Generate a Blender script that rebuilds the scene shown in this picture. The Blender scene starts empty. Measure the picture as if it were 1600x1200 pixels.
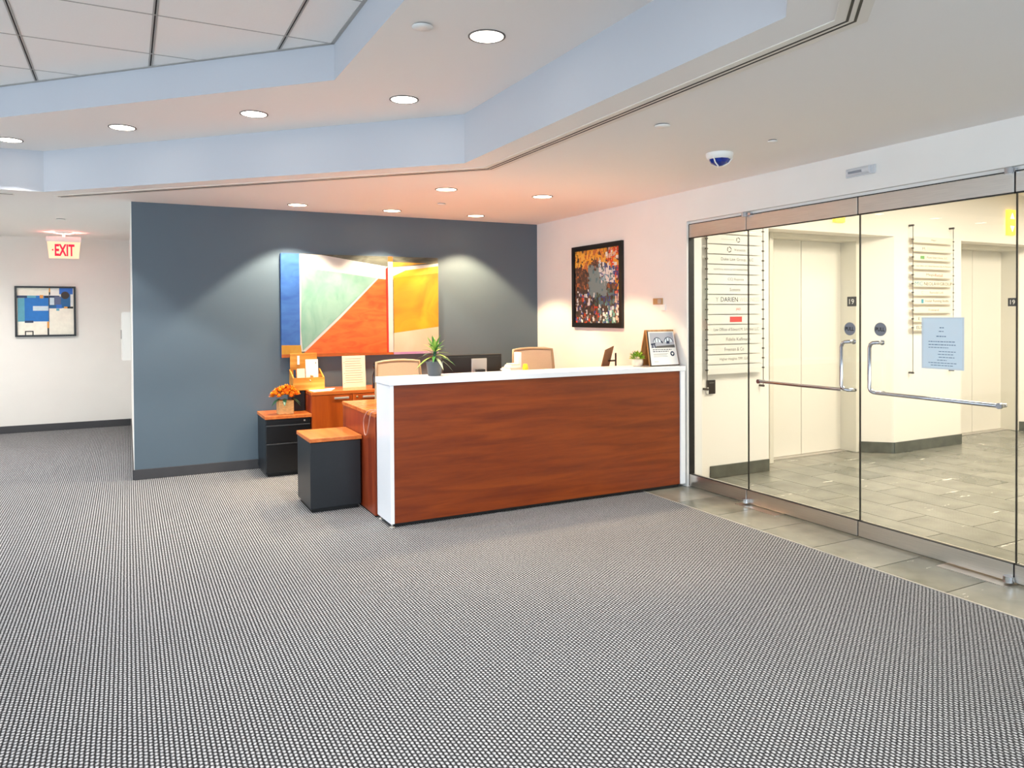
import bpy, bmesh, math, random
from mathutils import Vector, Matrix
random.seed(7)
SC = bpy.context.scene
COL = SC.collection

# ---------------------------------------------------------------- camera, world, daylight, exposure
IMG_W = 1600.0
FPX, CYP = 1162.73, 506.74
YAW, PITCH, ROLL = (math.radians(a) for a in (27.351, -0.7553, -0.3489))
cd = bpy.data.cameras.new('camera'); cam = bpy.data.objects.new('camera', cd); COL.objects.link(cam)
cd.sensor_fit = 'HORIZONTAL'; cd.sensor_width = 36.0; cd.lens = 36.0*FPX/IMG_W
cd.shift_y = (CYP-600.0)/IMG_W; cd.clip_start = 0.05; cd.clip_end = 100
fw = Vector((math.sin(YAW)*math.cos(PITCH), math.cos(YAW)*math.cos(PITCH), math.sin(PITCH)))
rt = Vector((math.cos(YAW), -math.sin(YAW), 0)); up = rt.cross(fw)
r2 = math.cos(ROLL)*rt+math.sin(ROLL)*up; u2 = -math.sin(ROLL)*rt+math.cos(ROLL)*up
cam.matrix_world = Matrix(((r2.x, u2.x, -fw.x, 0), (r2.y, u2.y, -fw.y, 0), (r2.z, u2.z, -fw.z, 1.53), (0, 0, 0, 1)))
SC.camera = cam
W = bpy.data.worlds.new('world'); SC.world = W; W.use_nodes = True
W.node_tree.nodes['Background'].inputs[0].default_value = (0.55, 0.72, 1.0, 1)
W.node_tree.nodes['Background'].inputs[1].default_value = 1.0
SC.view_settings.view_transform = 'Standard'; SC.view_settings.look = 'None'
SC.view_settings.exposure = 0.5; SC.view_settings.gamma = 1.0; SC.view_settings.use_curve_mapping = False

def area_light(name, loc, rot, sx, sy, watts, color, spread=180):
    l = bpy.data.lights.new(name, 'AREA'); l.shape = 'RECTANGLE'; l.size = sx; l.size_y = sy
    l.energy = watts; l.color = color; l.spread = math.radians(spread)
    o = bpy.data.objects.new(name, l); o.location = loc; o.rotation_euler = rot; COL.objects.link(o); return o
DAY = (0.79, 0.89, 1.0)
area_light('daylight_front_windows', (-1.6, -4.95, 1.45), (math.radians(90), 0, 0), 11.2, 2.0, 320, DAY)      # shines +y into the room
area_light('daylight_left_windows', (-7.55, 1.7, 1.45), (0, math.radians(-90), 0), 2.0, 11.5, 340, DAY)       # shines +x into the room

WARM = (1.0, 0.74, 0.43); NEUTRAL = (1.0, 0.965, 0.91); LOBBY = (1.0, 0.945, 0.86)

# ---------------------------------------------------------------- helpers
def lin(h):
    if isinstance(h, str):
        h = h.lstrip('#'); c = [int(h[i:i+2], 16)/255 for i in (0, 2, 4)]
    else: c = [v/255 for v in h]
    return tuple(((v+0.055)/1.055)**2.4 if v > 0.04045 else v/12.92 for v in c)+(1,)
MATS = {}
def nd(nt, t, **kw):
    n = nt.nodes.new(t)
    for k, v in kw.items(): setattr(n, k, v)
    return n
def mat(name, col, rough=0.5, metal=0.0, noise=0.0, scale=20, emit=None, estr=0, spec=0.5, bump=0, coat=0, stretch=None):
    m = bpy.data.materials.new(name); m.use_nodes = True; nt = m.node_tree; b = nt.nodes['Principled BSDF']
    c = lin(col); b.inputs['Base Color'].default_value = c; b.inputs['Roughness'].default_value = rough
    b.inputs['Metallic'].default_value = metal; b.inputs['Specular IOR Level'].default_value = spec
    if coat: b.inputs['Coat Weight'].default_value = coat; b.inputs['Coat Roughness'].default_value = 0.15
    if emit: b.inputs['Emission Color'].default_value = lin(emit); b.inputs['Emission Strength'].default_value = estr
    if noise or bump:
        tc = nd(nt, 'ShaderNodeTexCoord'); mp = nd(nt, 'ShaderNodeMapping'); nz = nd(nt, 'ShaderNodeTexNoise')
        if stretch: mp.inputs['Scale'].default_value = stretch
        nz.inputs['Scale'].default_value = scale; nz.inputs['Detail'].default_value = 6
        nt.links.new(tc.outputs['Object'], mp.inputs[0]); nt.links.new(mp.outputs[0], nz.inputs['Vector'])
        if noise:
            r = nd(nt, 'ShaderNodeValToRGB'); r.color_ramp.elements[0].position = .3; r.color_ramp.elements[1].position = .7
            r.color_ramp.elements[0].color = tuple(v*(1-noise) for v in c[:3])+(1,)
            r.color_ramp.elements[1].color = tuple(min(1, v*(1+noise)) for v in c[:3])+(1,)
            nt.links.new(nz.outputs['Fac'], r.inputs[0]); nt.links.new(r.outputs[0], b.inputs['Base Color'])
        if bump:
            bp = nd(nt, 'ShaderNodeBump'); bp.inputs['Strength'].default_value = bump; bp.inputs['Distance'].default_value = .01
            nt.links.new(nz.outputs['Fac'], bp.inputs['Height']); nt.links.new(bp.outputs[0], b.inputs['Normal'])
    MATS[name] = m; return m
def wood(name, c1, c2, c3, axis='x', rough=.33, scale=1.0):
    m = bpy.data.materials.new(name); m.use_nodes = True; nt = m.node_tree; b = nt.nodes['Principled BSDF']
    tc = nd(nt, 'ShaderNodeTexCoord'); mp = nd(nt, 'ShaderNodeMapping')
    s = {'x': (0.55, 7, 7), 'y': (7, 0.55, 7), 'z': (7, 7, 0.55)}[axis]
    mp.inputs['Scale'].default_value = [v*scale for v in s]
    n1 = nd(nt, 'ShaderNodeTexNoise'); n1.inputs['Scale'].default_value = 1.6; n1.inputs['Detail'].default_value = 8; n1.inputs['Distortion'].default_value = .6
    n2 = nd(nt, 'ShaderNodeTexNoise'); n2.inputs['Scale'].default_value = 14; n2.inputs['Detail'].default_value = 4
    mx = nd(nt, 'ShaderNodeMath', operation='MULTIPLY_ADD'); mx.inputs[1].default_value = .25
    r = nd(nt, 'ShaderNodeValToRGB'); e = r.color_ramp.elements
    e[0].position = .42; e[0].color = lin(c1); e[1].position = .82; e[1].color = lin(c3)
    k = e.new(.6); k.color = lin(c2)
    L = nt.links.new
    L(tc.outputs['Object'], mp.inputs[0]); L(mp.outputs[0], n1.inputs['Vector']); L(mp.outputs[0], n2.inputs['Vector'])
    L(n2.outputs['Fac'], mx.inputs[0]); L(n1.outputs['Fac'], mx.inputs[2]); L(mx.outputs[0], r.inputs[0]); L(r.outputs[0], b.inputs['Base Color'])
    b.inputs['Roughness'].default_value = rough
    MATS[name] = m; return m

class B:
    """collects geometry in world coordinates; build() links it as one mesh object"""
    def __init__(s): s.v = []; s.f = []; s.m = []; s.sm = []
    def add(s, vs, fs, m=0, smooth=False):
        o = len(s.v); s.v += [tuple(v) for v in vs]; s.f += [tuple(i+o for i in f) for f in fs]; s.m += [m]*len(fs); s.sm += [smooth]*len(fs); return s
    def box(s, x0, y0, z0, x1, y1, z1, m=0):
        x0, x1 = sorted((x0, x1)); y0, y1 = sorted((y0, y1)); z0, z1 = sorted((z0, z1))
        return s.add([(x, y, z) for z in (z0, z1) for y in (y0, y1) for x in (x0, x1)],
                     [(0, 2, 3, 1), (4, 5, 7, 6), (0, 1, 5, 4), (2, 6, 7, 3), (0, 4, 6, 2), (1, 3, 7, 5)], m)
    def prism(s, poly, z0, z1, m=0):          # poly counter-clockwise in xy
        n = len(poly); a = sum(poly[i][0]*poly[(i+1) % n][1]-poly[(i+1) % n][0]*poly[i][1] for i in range(n))
        if a < 0: poly = poly[::-1]
        vs = [(x, y, z0) for x, y in poly]+[(x, y, z1) for x, y in poly]
        return s.add(vs, [tuple(range(n-1, -1, -1)), tuple(range(n, 2*n))]+[(i, (i+1) % n, n+(i+1) % n, n+i) for i in range(n)], m)
    def tube(s, path, r, n=10, m=0, caps=True):
        path = [Vector(p) for p in path]; rs = r if isinstance(r, (list, tuple)) else [r]*len(path)
        rings = []; prev = None
        for i, p in enumerate(path):
            t = (path[min(i+1, len(path)-1)]-path[max(i-1, 0)]).normalized()
            if prev is None:
                a = Vector((0, 0, 1)) if abs(t.z) < .9 else Vector((1, 0, 0)); nn = t.cross(a).normalized()
            else: nn = (prev-t*prev.dot(t)).normalized()
            prev = nn; bb = t.cross(nn)
            rings.append([p+(nn*math.cos(2*math.pi*k/n)+bb*math.sin(2*math.pi*k/n))*rs[i] for k in range(n)])
        vs = [v for g in rings for v in g]
        fs = [(i*n+k, i*n+(k+1) % n, (i+1)*n+(k+1) % n, (i+1)*n+k) for i in range(len(path)-1) for k in range(n)]
        s.add(vs, fs, m, True)
        if caps:
            s.add(rings[0], [tuple(range(n-1, -1, -1))], m); s.add(rings[-1], [tuple(range(n))], m)
        return s
    def lathe(s, prof, c, n=24, m=0, axis='z', smooth=True, cap=True):
        vs = []
        for r, h in prof:
            for k in range(n):
                a = 2*math.pi*k/n; q = (r*math.cos(a), r*math.sin(a), h)
                if axis == 'x': q = (q[2], q[0], q[1])
                if axis == 'y': q = (q[0], q[2], -q[1])
                vs.append((c[0]+q[0], c[1]+q[1], c[2]+q[2]))
        fs = [(i*n+k, i*n+(k+1) % n, (i+1)*n+(k+1) % n, (i+1)*n+k) for i in range(len(prof)-1) for k in range(n)]
        s.add(vs, fs, m, smooth)
        if cap:
            if prof[0][0] > 1e-5: s.add(vs[:n], [tuple(range(n-1, -1, -1))], m)
            if prof[-1][0] > 1e-5: s.add(vs[-n:], [tuple(range(n))], m)
        return s
    def split(s, name, mats, parent, n=6, **kw):      # boxes of n faces each become objects of their own
        for i in range(0, len(s.f), n):
            used = sorted({k for f in s.f[i:i+n] for k in f}); ix = {k: j for j, k in enumerate(used)}
            b_ = B(); b_.v = [s.v[k] for k in used]; b_.f = [tuple(ix[k] for k in f) for f in s.f[i:i+n]]; b_.m = s.m[i:i+n]; b_.sm = s.sm[i:i+n]
            b_.build(name, mats, parent, **kw)
    def quad(s, *vs, m=0): return s.add(vs, [tuple(range(len(vs)))], m)
    def build(s, name, mats, parent=None, bevel=0, seg=2, local=False, origin=None):
        if not isinstance(mats, (list, tuple)): mats = [mats]
        org = Vector((0, 0, 0))
        if parent is not None:
            if not local: org = Vector(parent['_org'])
        elif origin is not None: org = Vector(origin)
        elif s.v:
            xs, ys, zs = zip(*s.v); org = Vector(((min(xs)+max(xs))/2, (min(ys)+max(ys))/2, min(zs)))
        me = bpy.data.meshes.new(name); me.from_pydata([tuple(Vector(v)-org) for v in s.v], [], s.f)
        for mm in mats: me.materials.append(MATS[mm] if isinstance(mm, str) else mm)
        for p, i, sm in zip(me.polygons, s.m, s.sm): p.material_index = i; p.use_smooth = sm
        me.update()
        o = bpy.data.objects.new(name, me); COL.objects.link(o)
        if parent is None: o.location = org
        else: o.parent = parent
        o['_org'] = tuple(parent['_org']) if parent is not None else tuple(org)
        if bevel:
            md = o.modifiers.new('bevel', 'BEVEL'); md.width = bevel; md.segments = seg; md.limit_method = 'ANGLE'; md.angle_limit = math.radians(40)
        return o
def tag(o, label=None, cat=None, group=None, kind=None):
    if label: o['label'] = label
    if cat: o['category'] = cat
    if group: o['group'] = group
    if kind: o['kind'] = kind
    return o
def thing(name, label, cat, loc, rz=0, group=None, kind=None):
    o = bpy.data.objects.new(name, None); o.empty_display_size = .1; COL.objects.link(o); o.location = loc; o.rotation_euler = (0, 0, rz)
    o['_org'] = tuple(loc); return tag(o, label, cat, group, kind)
def struct(o, label, cat): return tag(o, label, cat, None, 'structure')

def text(name, s, w, h, pos, rv, uv, material, parent, depth=.0008, bold=0.0):
    """lettering mesh: cap height h, optional fitted width w, centred on pos, along rv, up uv"""
    cu = bpy.data.curves.new('lettering', 'FONT'); cu.body = s; cu.size = 1; cu.align_x = 'CENTER'; cu.align_y = 'CENTER'; cu.resolution_u = 2; cu.offset = bold
    t = bpy.data.objects.new('lettering', cu); COL.objects.link(t)
    bpy.context.view_layer.update()
    me = bpy.data.meshes.new_from_object(t.evaluated_get(bpy.context.evaluated_depsgraph_get()))
    bpy.data.objects.remove(t); bpy.data.curves.remove(cu)
    xs = [v.co.x for v in me.vertices]; ys = [v.co.y for v in me.vertices]
    cx, cy = (min(xs)+max(xs))/2, (min(ys)+max(ys))/2; W0, H0 = max(xs)-min(xs), max(ys)-min(ys)
    sy = h/H0; sx = (w/W0) if w else sy
    rv, uv, pos = Vector(rv), Vector(uv), Vector(pos); nv = rv.cross(uv); org = Vector(parent['_org'])
    for v in me.vertices: v.co = pos+rv*((v.co.x-cx)*sx)+uv*((v.co.y-cy)*sy)+nv*depth-org
    me.materials.clear(); me.materials.append(MATS[material])
    o = bpy.data.objects.new(name, me); COL.objects.link(o); o.parent = parent; o['_org'] = tuple(org); return o

# ---------------------------------------------------------------- materials
mat('white_paint', '#e9e6e1', .75, noise=.015, scale=3)
mat('ceiling_paint', '#f1eeea', .8)
mat('fascia_daylight_tint', '#bcbfc6', .5)  # grey-blue tone stands in for cool daylight and shade on the fascias
mat('blue_paint', '#54636e', .55, noise=.02, scale=2)
mat('baseboard', '#3b3a3c', .45, noise=.05, scale=12)
mat('dark_stone', '#55584f', .35, noise=.25, scale=9)
mat('acoustic', '#f2f0ed', .95, noise=.02, scale=300, bump=.15)
mat('tee', '#a9a6a2', .5); mat('tee_groove', '#2a2525', .8)
mat('black', '#060606', .5); mat('slot_frame', '#e4dfd6', .5)
mat('lamp_lens', '#ffffff', .5, emit='#fff6e8', estr=9)
mat('lamp_lens_warm', '#ffffff', .5, emit='#ffe8c4', estr=9)
mat('trim_ring', '#cfcac4', .35, metal=.3); mat('ring_dark', '#6f6863', .6)  # plain dark grey for downlight rings and sprinkler collars
mat('white_plastic', '#efeeea', .4); mat('grey_plastic', '#cfd0d3', .4)
mat('white_laminate', '#eef1f6', .25, noise=.01, scale=4)
mat('steel', '#d6d0c8', .3, metal=1.0, noise=.06, scale=6, stretch=(30, 1, 30))
mat('chrome', '#c9ccd2', .14, metal=1.0)
mat('gasket', '#0b0a0a', .5)
mat('charcoal_metal', '#171b20', .38, noise=.05, scale=30, bump=.02)
mat('black_metal', '#0b0b0d', .35)
mat('dark_edge', '#3c3f44', .3, metal=.5)
mat('elevator', '#e8e3d8', .42, noise=.01, scale=3); mat('elevator_frame', '#ddd8ca', .4)
mat('lobby_paint', '#f0eae0', .7)
mat('grout', '#4f5048', .8)
wood('cherry_front', '#6c2703', '#7c3104', '#8c3d08', 'x', .33, 1.6)
wood('cherry_top', '#a84e1c', '#c0622a', '#d27c3c', 'x', .22)
wood('cherry_side', '#782a10', '#8e381a', '#a04a22', 'z')
wood('cherry_door', '#96400e', '#a84a12', '#b85a1c', 'z', .3)
wood('honey', '#b8721c', '#d18f33', '#e0a54c', 'x', .45, 2)
wood('cushion_top', '#b45a22', '#c4682c', '#d27a3a', 'y', .3, 2)
wood('light_wood', '#a8703c', '#c08a52', '#d3a46c', 'z', .5, 3)
mat('paper', '#f7f4ee', .8); mat('paper_cream', '#f0dcc0', .8); mat('paper_daylight_tint', '#e2f2fb', .6); mat('paper_edge', '#dfeaf0', .4)
mat('ink', '#2a2a2c', .7); mat('ink_grey', '#625f5a', .7); mat('ink_pale', '#9b978f', .7); mat('ink_red', '#cf4a42', .7); mat('ink_teal', '#3f8fa0', .7)
mat('ink_faint', '#c2bfb7', .7); mat('photo_grey', '#b4b6c0', .6); mat('ink_green', '#6fa25c', .7); mat('ink_navy', '#1c2c48', .6); mat('ink_blue', '#5c7f9c', .7)
mat('acrylic', '#e2e0d7', .3); mat('acrylic_cream', '#efe3cb', .3); mat('wire', '#55514c', .35, metal=.8)
mat('pull_disc', '#868a92', .5); mat('reader_black', '#141414', .35)
mat('lantern', '#f2c84a', .5, emit='#ffcf45', estr=1.1); mat('lantern_mark', '#fff7d8', .5, emit='#fff2c0', estr=1.6)
mat('beige_mesh', '#c4b19c', .8, noise=.08, scale=220); mat('beige_frame', '#a08a70', .5); mat('chair_seat', '#6b6259', .9)
mat('monitor_black', '#191714', .45); mat('monitor_band', '#2a2723', .35); mat('silver', '#bdb8b0', .35, metal=.5)
mat('pot_grey', '#4a4d52', .5); mat('soil', '#2b2018', .95)
mat('leaf_light', '#a9c75a', .45); mat('leaf_green', '#4f8a3c', .45); mat('leaf_dark', '#1f5038', .4); mat('leaf_pale', '#c9cf9c', .5)
mat('moss', '#6d9e22', .6, noise=.3, scale=60); mat('moss_light', '#a8c636', .6); mat('pot_white', '#e6d8c8', .6, noise=.04, scale=30)
mat('woven', '#c79a62', .8, noise=.25, scale=40, stretch=(1, 1, 5), bump=.3)
mat('petal', '#f28a1e', .6); mat('petal_gold', '#fcb62c', .6); mat('petal_red', '#d9520f', .6)
mat('cable_red', '#c98f7e', .5); mat('bottle_dark', '#23100e', .25); mat('yellow', '#f0d020', .5)
mat('exit_face', '#ffe2c4', .5, emit='#ffcf9a', estr=.45); mat('exit_red', '#e8002a', .5, emit='#ff0530', estr=1.0)
mat('dome_blue', '#0d2a86', .12, noise=.3, scale=25); mat('frame_black', '#0d0a09', .35); mat('frame_brown', '#2a1a0e', .35)
mat('brass', '#b69a72', .35, metal=.7); mat('tablet_brown', '#6b4a2c', .4)
mat('exit_glow', '#ffffff', .5)

def glass_mat(name, tint=(0.97, 0.985, 0.975, 1)):
    m = bpy.data.materials.new(name); m.use_nodes = True; nt = m.node_tree; nt.nodes.remove(nt.nodes['Principled BSDF'])
    out = nt.nodes['Material Output']; tr = nd(nt, 'ShaderNodeBsdfTransparent'); gl = nd(nt, 'ShaderNodeBsdfGlossy'); mx = nd(nt, 'ShaderNodeMixShader')
    tr.inputs[0].default_value = tint; gl.inputs['Roughness'].default_value = 0.0
    # two-sided Schlick reflectance of a thin pane
    ge = nd(nt, 'ShaderNodeNewGeometry'); dp = nd(nt, 'ShaderNodeVectorMath', operation='DOT_PRODUCT'); ab = nd(nt, 'ShaderNodeMath', operation='ABSOLUTE')
    om = nd(nt, 'ShaderNodeMath', operation='SUBTRACT', use_clamp=True); om.inputs[0].default_value = 1.0; pw = nd(nt, 'ShaderNodeMath', operation='POWER'); pw.inputs[1].default_value = 5.0
    sc_ = nd(nt, 'ShaderNodeMath', operation='MULTIPLY_ADD'); sc_.inputs[1].default_value = .9; sc_.inputs[2].default_value = .03
    nt.links.new(ge.outputs['Normal'], dp.inputs[0]); nt.links.new(ge.outputs['Incoming'], dp.inputs[1]); nt.links.new(dp.outputs['Value'], ab.inputs[0]); nt.links.new(ab.outputs[0], om.inputs[1])
    nt.links.new(om.outputs[0], pw.inputs[0]); nt.links.new(pw.outputs[0], sc_.inputs[0]); nt.links.new(sc_.outputs[0], mx.inputs[0]); nt.links.new(tr.outputs[0], mx.inputs[1]); nt.links.new(gl.outputs[0], mx.inputs[2]); nt.links.new(mx.outputs[0], out.inputs[0])
    MATS[name] = m
glass_mat('glass')

def carpet_mat():
    m = bpy.data.materials.new('carpet'); m.use_nodes = True; nt = m.node_tree; b = nt.nodes['Principled BSDF']; L = nt.links.new
    tc = nd(nt, 'ShaderNodeTexCoord'); geo = nd(nt, 'ShaderNodeNewGeometry'); sp = nd(nt, 'ShaderNodeSeparateXYZ'); L(geo.outputs['Position'], sp.inputs[0])
    def M(op, a, b_=None, c=None):
        n = nd(nt, 'ShaderNodeMath', operation=op)
        for i, v in enumerate((a, b_, c)):
            if v is None: continue
            if isinstance(v, (int, float)): n.inputs[i].default_value = v
            else: L(v, n.inputs[i])
        return n.outputs[0]
    u = M('DIVIDE', sp.outputs['X'], .0166); row = M('FLOOR', u); fu = M('SUBTRACT', u, row)
    par = M('MODULO', row, 2.0); par = M('ABSOLUTE', par)
    v = M('DIVIDE', sp.outputs['Y'], .0215); v = M('MULTIPLY_ADD', par, .5, v); fv = M('FRACT', M('ADD', v, 1000.0))
    du = M('SUBTRACT', fu, .5); dv = M('SUBTRACT', fv, .5)
    hu = M('SUBTRACT', 1.0, M('MULTIPLY', M('MULTIPLY', du, du), 4.0)); hv = M('SUBTRACT', 1.0, M('MULTIPLY', M('MULTIPLY', dv, dv), 3.2))
    h = M('MULTIPLY', hu, hv)
    nz = nd(nt, 'ShaderNodeTexNoise'); nz.inputs['Scale'].default_value = 120; nz.inputs['Detail'].default_value = 2; L(geo.outputs['Position'], nz.inputs['Vector'])
    hn = M('ADD', h, M('MULTIPLY', M('SUBTRACT', nz.outputs['Fac'], .5), 1.0))
    r = nd(nt, 'ShaderNodeValToRGB'); e = r.color_ramp.elements
    e[0].position = .12; e[0].color = lin('#1c1b1c'); e[1].position = .95; e[1].color = lin('#bdbec1'); k = e.new(.52); k.color = lin('#5c5d60')
    L(hn, r.inputs[0]); L(r.outputs[0], b.inputs['Base Color'])
    bp = nd(nt, 'ShaderNodeBump'); bp.inputs['Strength'].default_value = .5; bp.inputs['Distance'].default_value = .006; L(h, bp.inputs['Height']); L(bp.outputs[0], b.inputs['Normal'])
    b.inputs['Roughness'].default_value = .95; b.inputs['Specular IOR Level'].default_value = .15
    MATS['carpet'] = m
carpet_mat()

def slate_mat():
    m = bpy.data.materials.new('slate'); m.use_nodes = True; nt = m.node_tree; b = nt.nodes['Principled BSDF']; L = nt.links.new
    geo = nd(nt, 'ShaderNodeNewGeometry'); oi = nd(nt, 'ShaderNodeObjectInfo')
    n1 = nd(nt, 'ShaderNodeTexNoise'); n1.inputs['Scale'].default_value = 3.5; n1.inputs['Detail'].default_value = 7; L(geo.outputs['Position'], n1.inputs['Vector'])
    mm = nd(nt, 'ShaderNodeMath', operation='MULTIPLY_ADD'); mm.inputs[1].default_value = .32; L(oi.outputs['Random'], mm.inputs[0]); L(n1.outputs['Fac'], mm.inputs[2])
    r = nd(nt, 'ShaderNodeValToRGB'); e = r.color_ramp.elements
    e[0].position = .3; e[0].color = lin('#5d5f55'); e[1].position = .95; e[1].color = lin('#918f84'); L(mm.outputs[0], r.inputs[0])
    # quartz streaks with a shape of their own
    mp = nd(nt, 'ShaderNodeMapping'); mp.inputs['Scale'].default_value = (.9, 4.6, 1); mp.inputs['Rotation'].default_value = (0, 0, .5); L(geo.outputs['Position'], mp.inputs[0])
    n2 = nd(nt, 'ShaderNodeTexNoise'); n2.inputs['Scale'].default_value = 2.1; n2.inputs['Detail'].default_value = 5; n2.inputs['Roughness'].default_value = .7; L(mp.outputs[0], n2.inputs['Vector'])
    r2_ = nd(nt, 'ShaderNodeValToRGB'); e = r2_.color_ramp.elements; e[0].position = .65; e[0].color = (0, 0, 0, 1); e[1].position = .68; e[1].color = (1, 1, 1, 1); L(n2.outputs['Fac'], r2_.inputs[0])
    mx = nd(nt, 'ShaderNodeMix', data_type='RGBA'); L(r2_.outputs[0], mx.inputs['Factor']); L(r.outputs[0], mx.inputs['A']); mx.inputs['B'].default_value = lin('#f3efe2')
    L(mx.outputs['Result'], b.inputs['Base Color']); b.inputs['Roughness'].default_value = .24; b.inputs['Specular IOR Level'].default_value = .55
    MATS['slate'] = m
slate_mat()

def paint_mat(name, c1, c2, scale=3, stretch=(1, 1, 1)):
    m = bpy.data.materials.new(name); m.use_nodes = True; nt = m.node_tree; b = nt.nodes['Principled BSDF']; L = nt.links.new
    tc = nd(nt, 'ShaderNodeTexCoord'); mp = nd(nt, 'ShaderNodeMapping'); mp.inputs['Scale'].default_value = stretch
    n = nd(nt, 'ShaderNodeTexNoise'); n.inputs['Scale'].default_value = scale; n.inputs['Detail'].default_value = 5; n.inputs['Distortion'].default_value = 1.2
    r = nd(nt, 'ShaderNodeValToRGB'); e = r.color_ramp.elements; e[0].position = .32; e[0].color = tuple(v*.54 for v in lin(c1)[:3])+(1,); e[1].position = .7; e[1].color = tuple(v*.54 for v in lin(c2)[:3])+(1,)
    L(tc.outputs['Object'], mp.inputs[0]); L(mp.outputs[0], n.inputs['Vector']); L(n.outputs['Fac'], r.inputs[0]); L(r.outputs[0], b.inputs['Base Color']); b.inputs['Roughness'].default_value = .55
    MATS[name] = m
paint_mat('p_blue', '#2f66bd', '#4a86d8', 4, (1, 1, 2)); paint_mat('p_mint', '#8fc4ae', '#b2dac8', 3, (2, 1, 1)); paint_mat('p_orange', '#f05e16', '#ff8834', 4, (1, 1, 3))
paint_mat('p_red', '#d8240c', '#ea3a14', 5); paint_mat('p_white', '#f0ebe2', '#fbf8f2', 4); paint_mat('p_amber', '#f08a0c', '#fdc51c', 2.2); paint_mat('p_yellow', '#f6b81c', '#fbe04c', 4)
paint_mat('p_cream', '#f2d9b8', '#fbe8cc', 3); paint_mat('p_lilac', '#cf98d8', '#e0b4e4', 4); paint_mat('p_olive', '#595a4a', '#8a8a78', 5, (1, 1, 4)); paint_mat('p_gold', '#e6a22a', '#f3c04c', 5); paint_mat('p_rust', '#c85d14', '#e27a22', 5)

# ---------------------------------------------------------------- dimensions
ZC, Z2, Z3 = 2.605, 2.953, 3.17
XW, XG, YB, YC = 4.38, 4.43, 7.80, 11.78
YP, LZ = 5.26, 2.95            # lobby elevator wall, lobby ceiling
XL, YF = -7.2, -4.6            # left and front (behind the camera) walls

# ---------------------------------------------------------------- floors
o = B().box(XL, YF, -.05, 3.935, YC, 0).box(3.935, 5.6, -.05, 4.55, YB, 0).box(3.935, YF, -.05, 4.55, 1.1, 0).build('floor', 'carpet'); struct(o, 'grey looped carpet covering the reception floor', 'carpet floor')
fs = B().box(3.935, 1.1, -.06, 4.43, 5.6, -.010).box(4.43, 1.1, -.06, 13.0, 6.0, -.010).build('floor', 'grout'); struct(fs, 'polished slate tile floor of the elevator lobby and door threshold', 'tile floor')
TILEMESH = {}
def stone(x0, y0, x1, y1):
    g = .003; sx, sy = x1-x0-g, y1-y0-g; key = (round(sx, 3), round(sy, 3)); org = Vector(fs['_org'])
    if key not in TILEMESH:
        bb = B(); c = .002
        bb.add([(-sx/2, -sy/2, -.012), (sx/2, -sy/2, -.012), (sx/2, sy/2, -.012), (-sx/2, sy/2, -.012),
                (-sx/2+c, -sy/2+c, -.002), (sx/2-c, -sy/2+c, -.002), (sx/2-c, sy/2-c, -.002), (-sx/2+c, sy/2-c, -.002)],
               [(4, 5, 6, 7), (0, 1, 5, 4), (1, 2, 6, 5), (2, 3, 7, 6), (3, 0, 4, 7)])
        me = bpy.data.meshes.new('stone_tile'); me.from_pydata(bb.v, [], bb.f); me.materials.append(MATS['slate']); TILEMESH[key] = me
    t = bpy.data.objects.new('stone_tile', TILEMESH[key]); COL.objects.link(t); t.parent = fs
    t.location = Vector(((x0+x1)/2, (y0+y1)/2, 0))-org
ys = [1.1, 1.62, 2.06, 2.505, 2.95, 3.395, 3.84, 4.285, 4.73, 5.175, 5.6]
for a, b_ in zip(ys, ys[1:]): stone(3.935, a, 4.43, b_)
xs = [4.43]+[4.665+.335*i for i in range(25)]
for i, (a, b_) in enumerate(zip(xs, xs[1:])):
    y0 = 3.19 if i % 2 == 1 else 3.53
    cuts = [1.1]+[y0+.68*k for k in range(-4, 5) if 1.2 < y0+.68*k < 5.95]+[6.0]
    for c, d in zip(cuts, cuts[1:]):
        if c > 5.9: continue
        stone(a, c, b_, d)
o = B().box(3.928, 1.1, -.02, 3.937, 5.6, .004).build('trim_1', 'silver'); struct(o, 'thin metal edge strip between carpet and slate', 'trim')

# ---------------------------------------------------------------- walls
o = B().box(.047, YB, 0, 4.55, YB+.12, ZC+.02).build('wall_back', 'blue_paint'); struct(o, 'slate blue painted accent wall behind the reception desk', 'wall')
o = B().box(.043, YB+.002, 0, .16, YC, ZC+.02).build('wall_corridor', 'white_paint'); struct(o, 'white corridor wall ending at the blue accent wall', 'wall')
o = B().box(-2.7, YC, 0, .16, YC+.12, ZC+.02).build('wall_corridor_end', 'white_paint'); struct(o, 'white wall at the far end of the corridor', 'wall')
o = B().box(-2.82, 8.2, 0, -2.7, YC+.12, ZC+.02).build('wall_corridor_left', 'white_paint'); struct(o, 'white left wall of the corridor', 'wall')
o = B().box(XL, 8.2, 0, -2.7, 8.32, ZC+.02).build('wall_rear_left', 'white_paint'); struct(o, 'white wall left of the corridor', 'wall')
w = B().box(XW, 5.114, 0, 4.55, YB+.12, LZ).box(XW, 1.55, 2.338, 4.55, 5.114, LZ).box(XW, YF, 0, 4.55, 1.55, LZ)
o = w.build('wall_right', 'white_paint'); struct(o, 'white wall right of the desk carried over the glass doors', 'wall')
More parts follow.
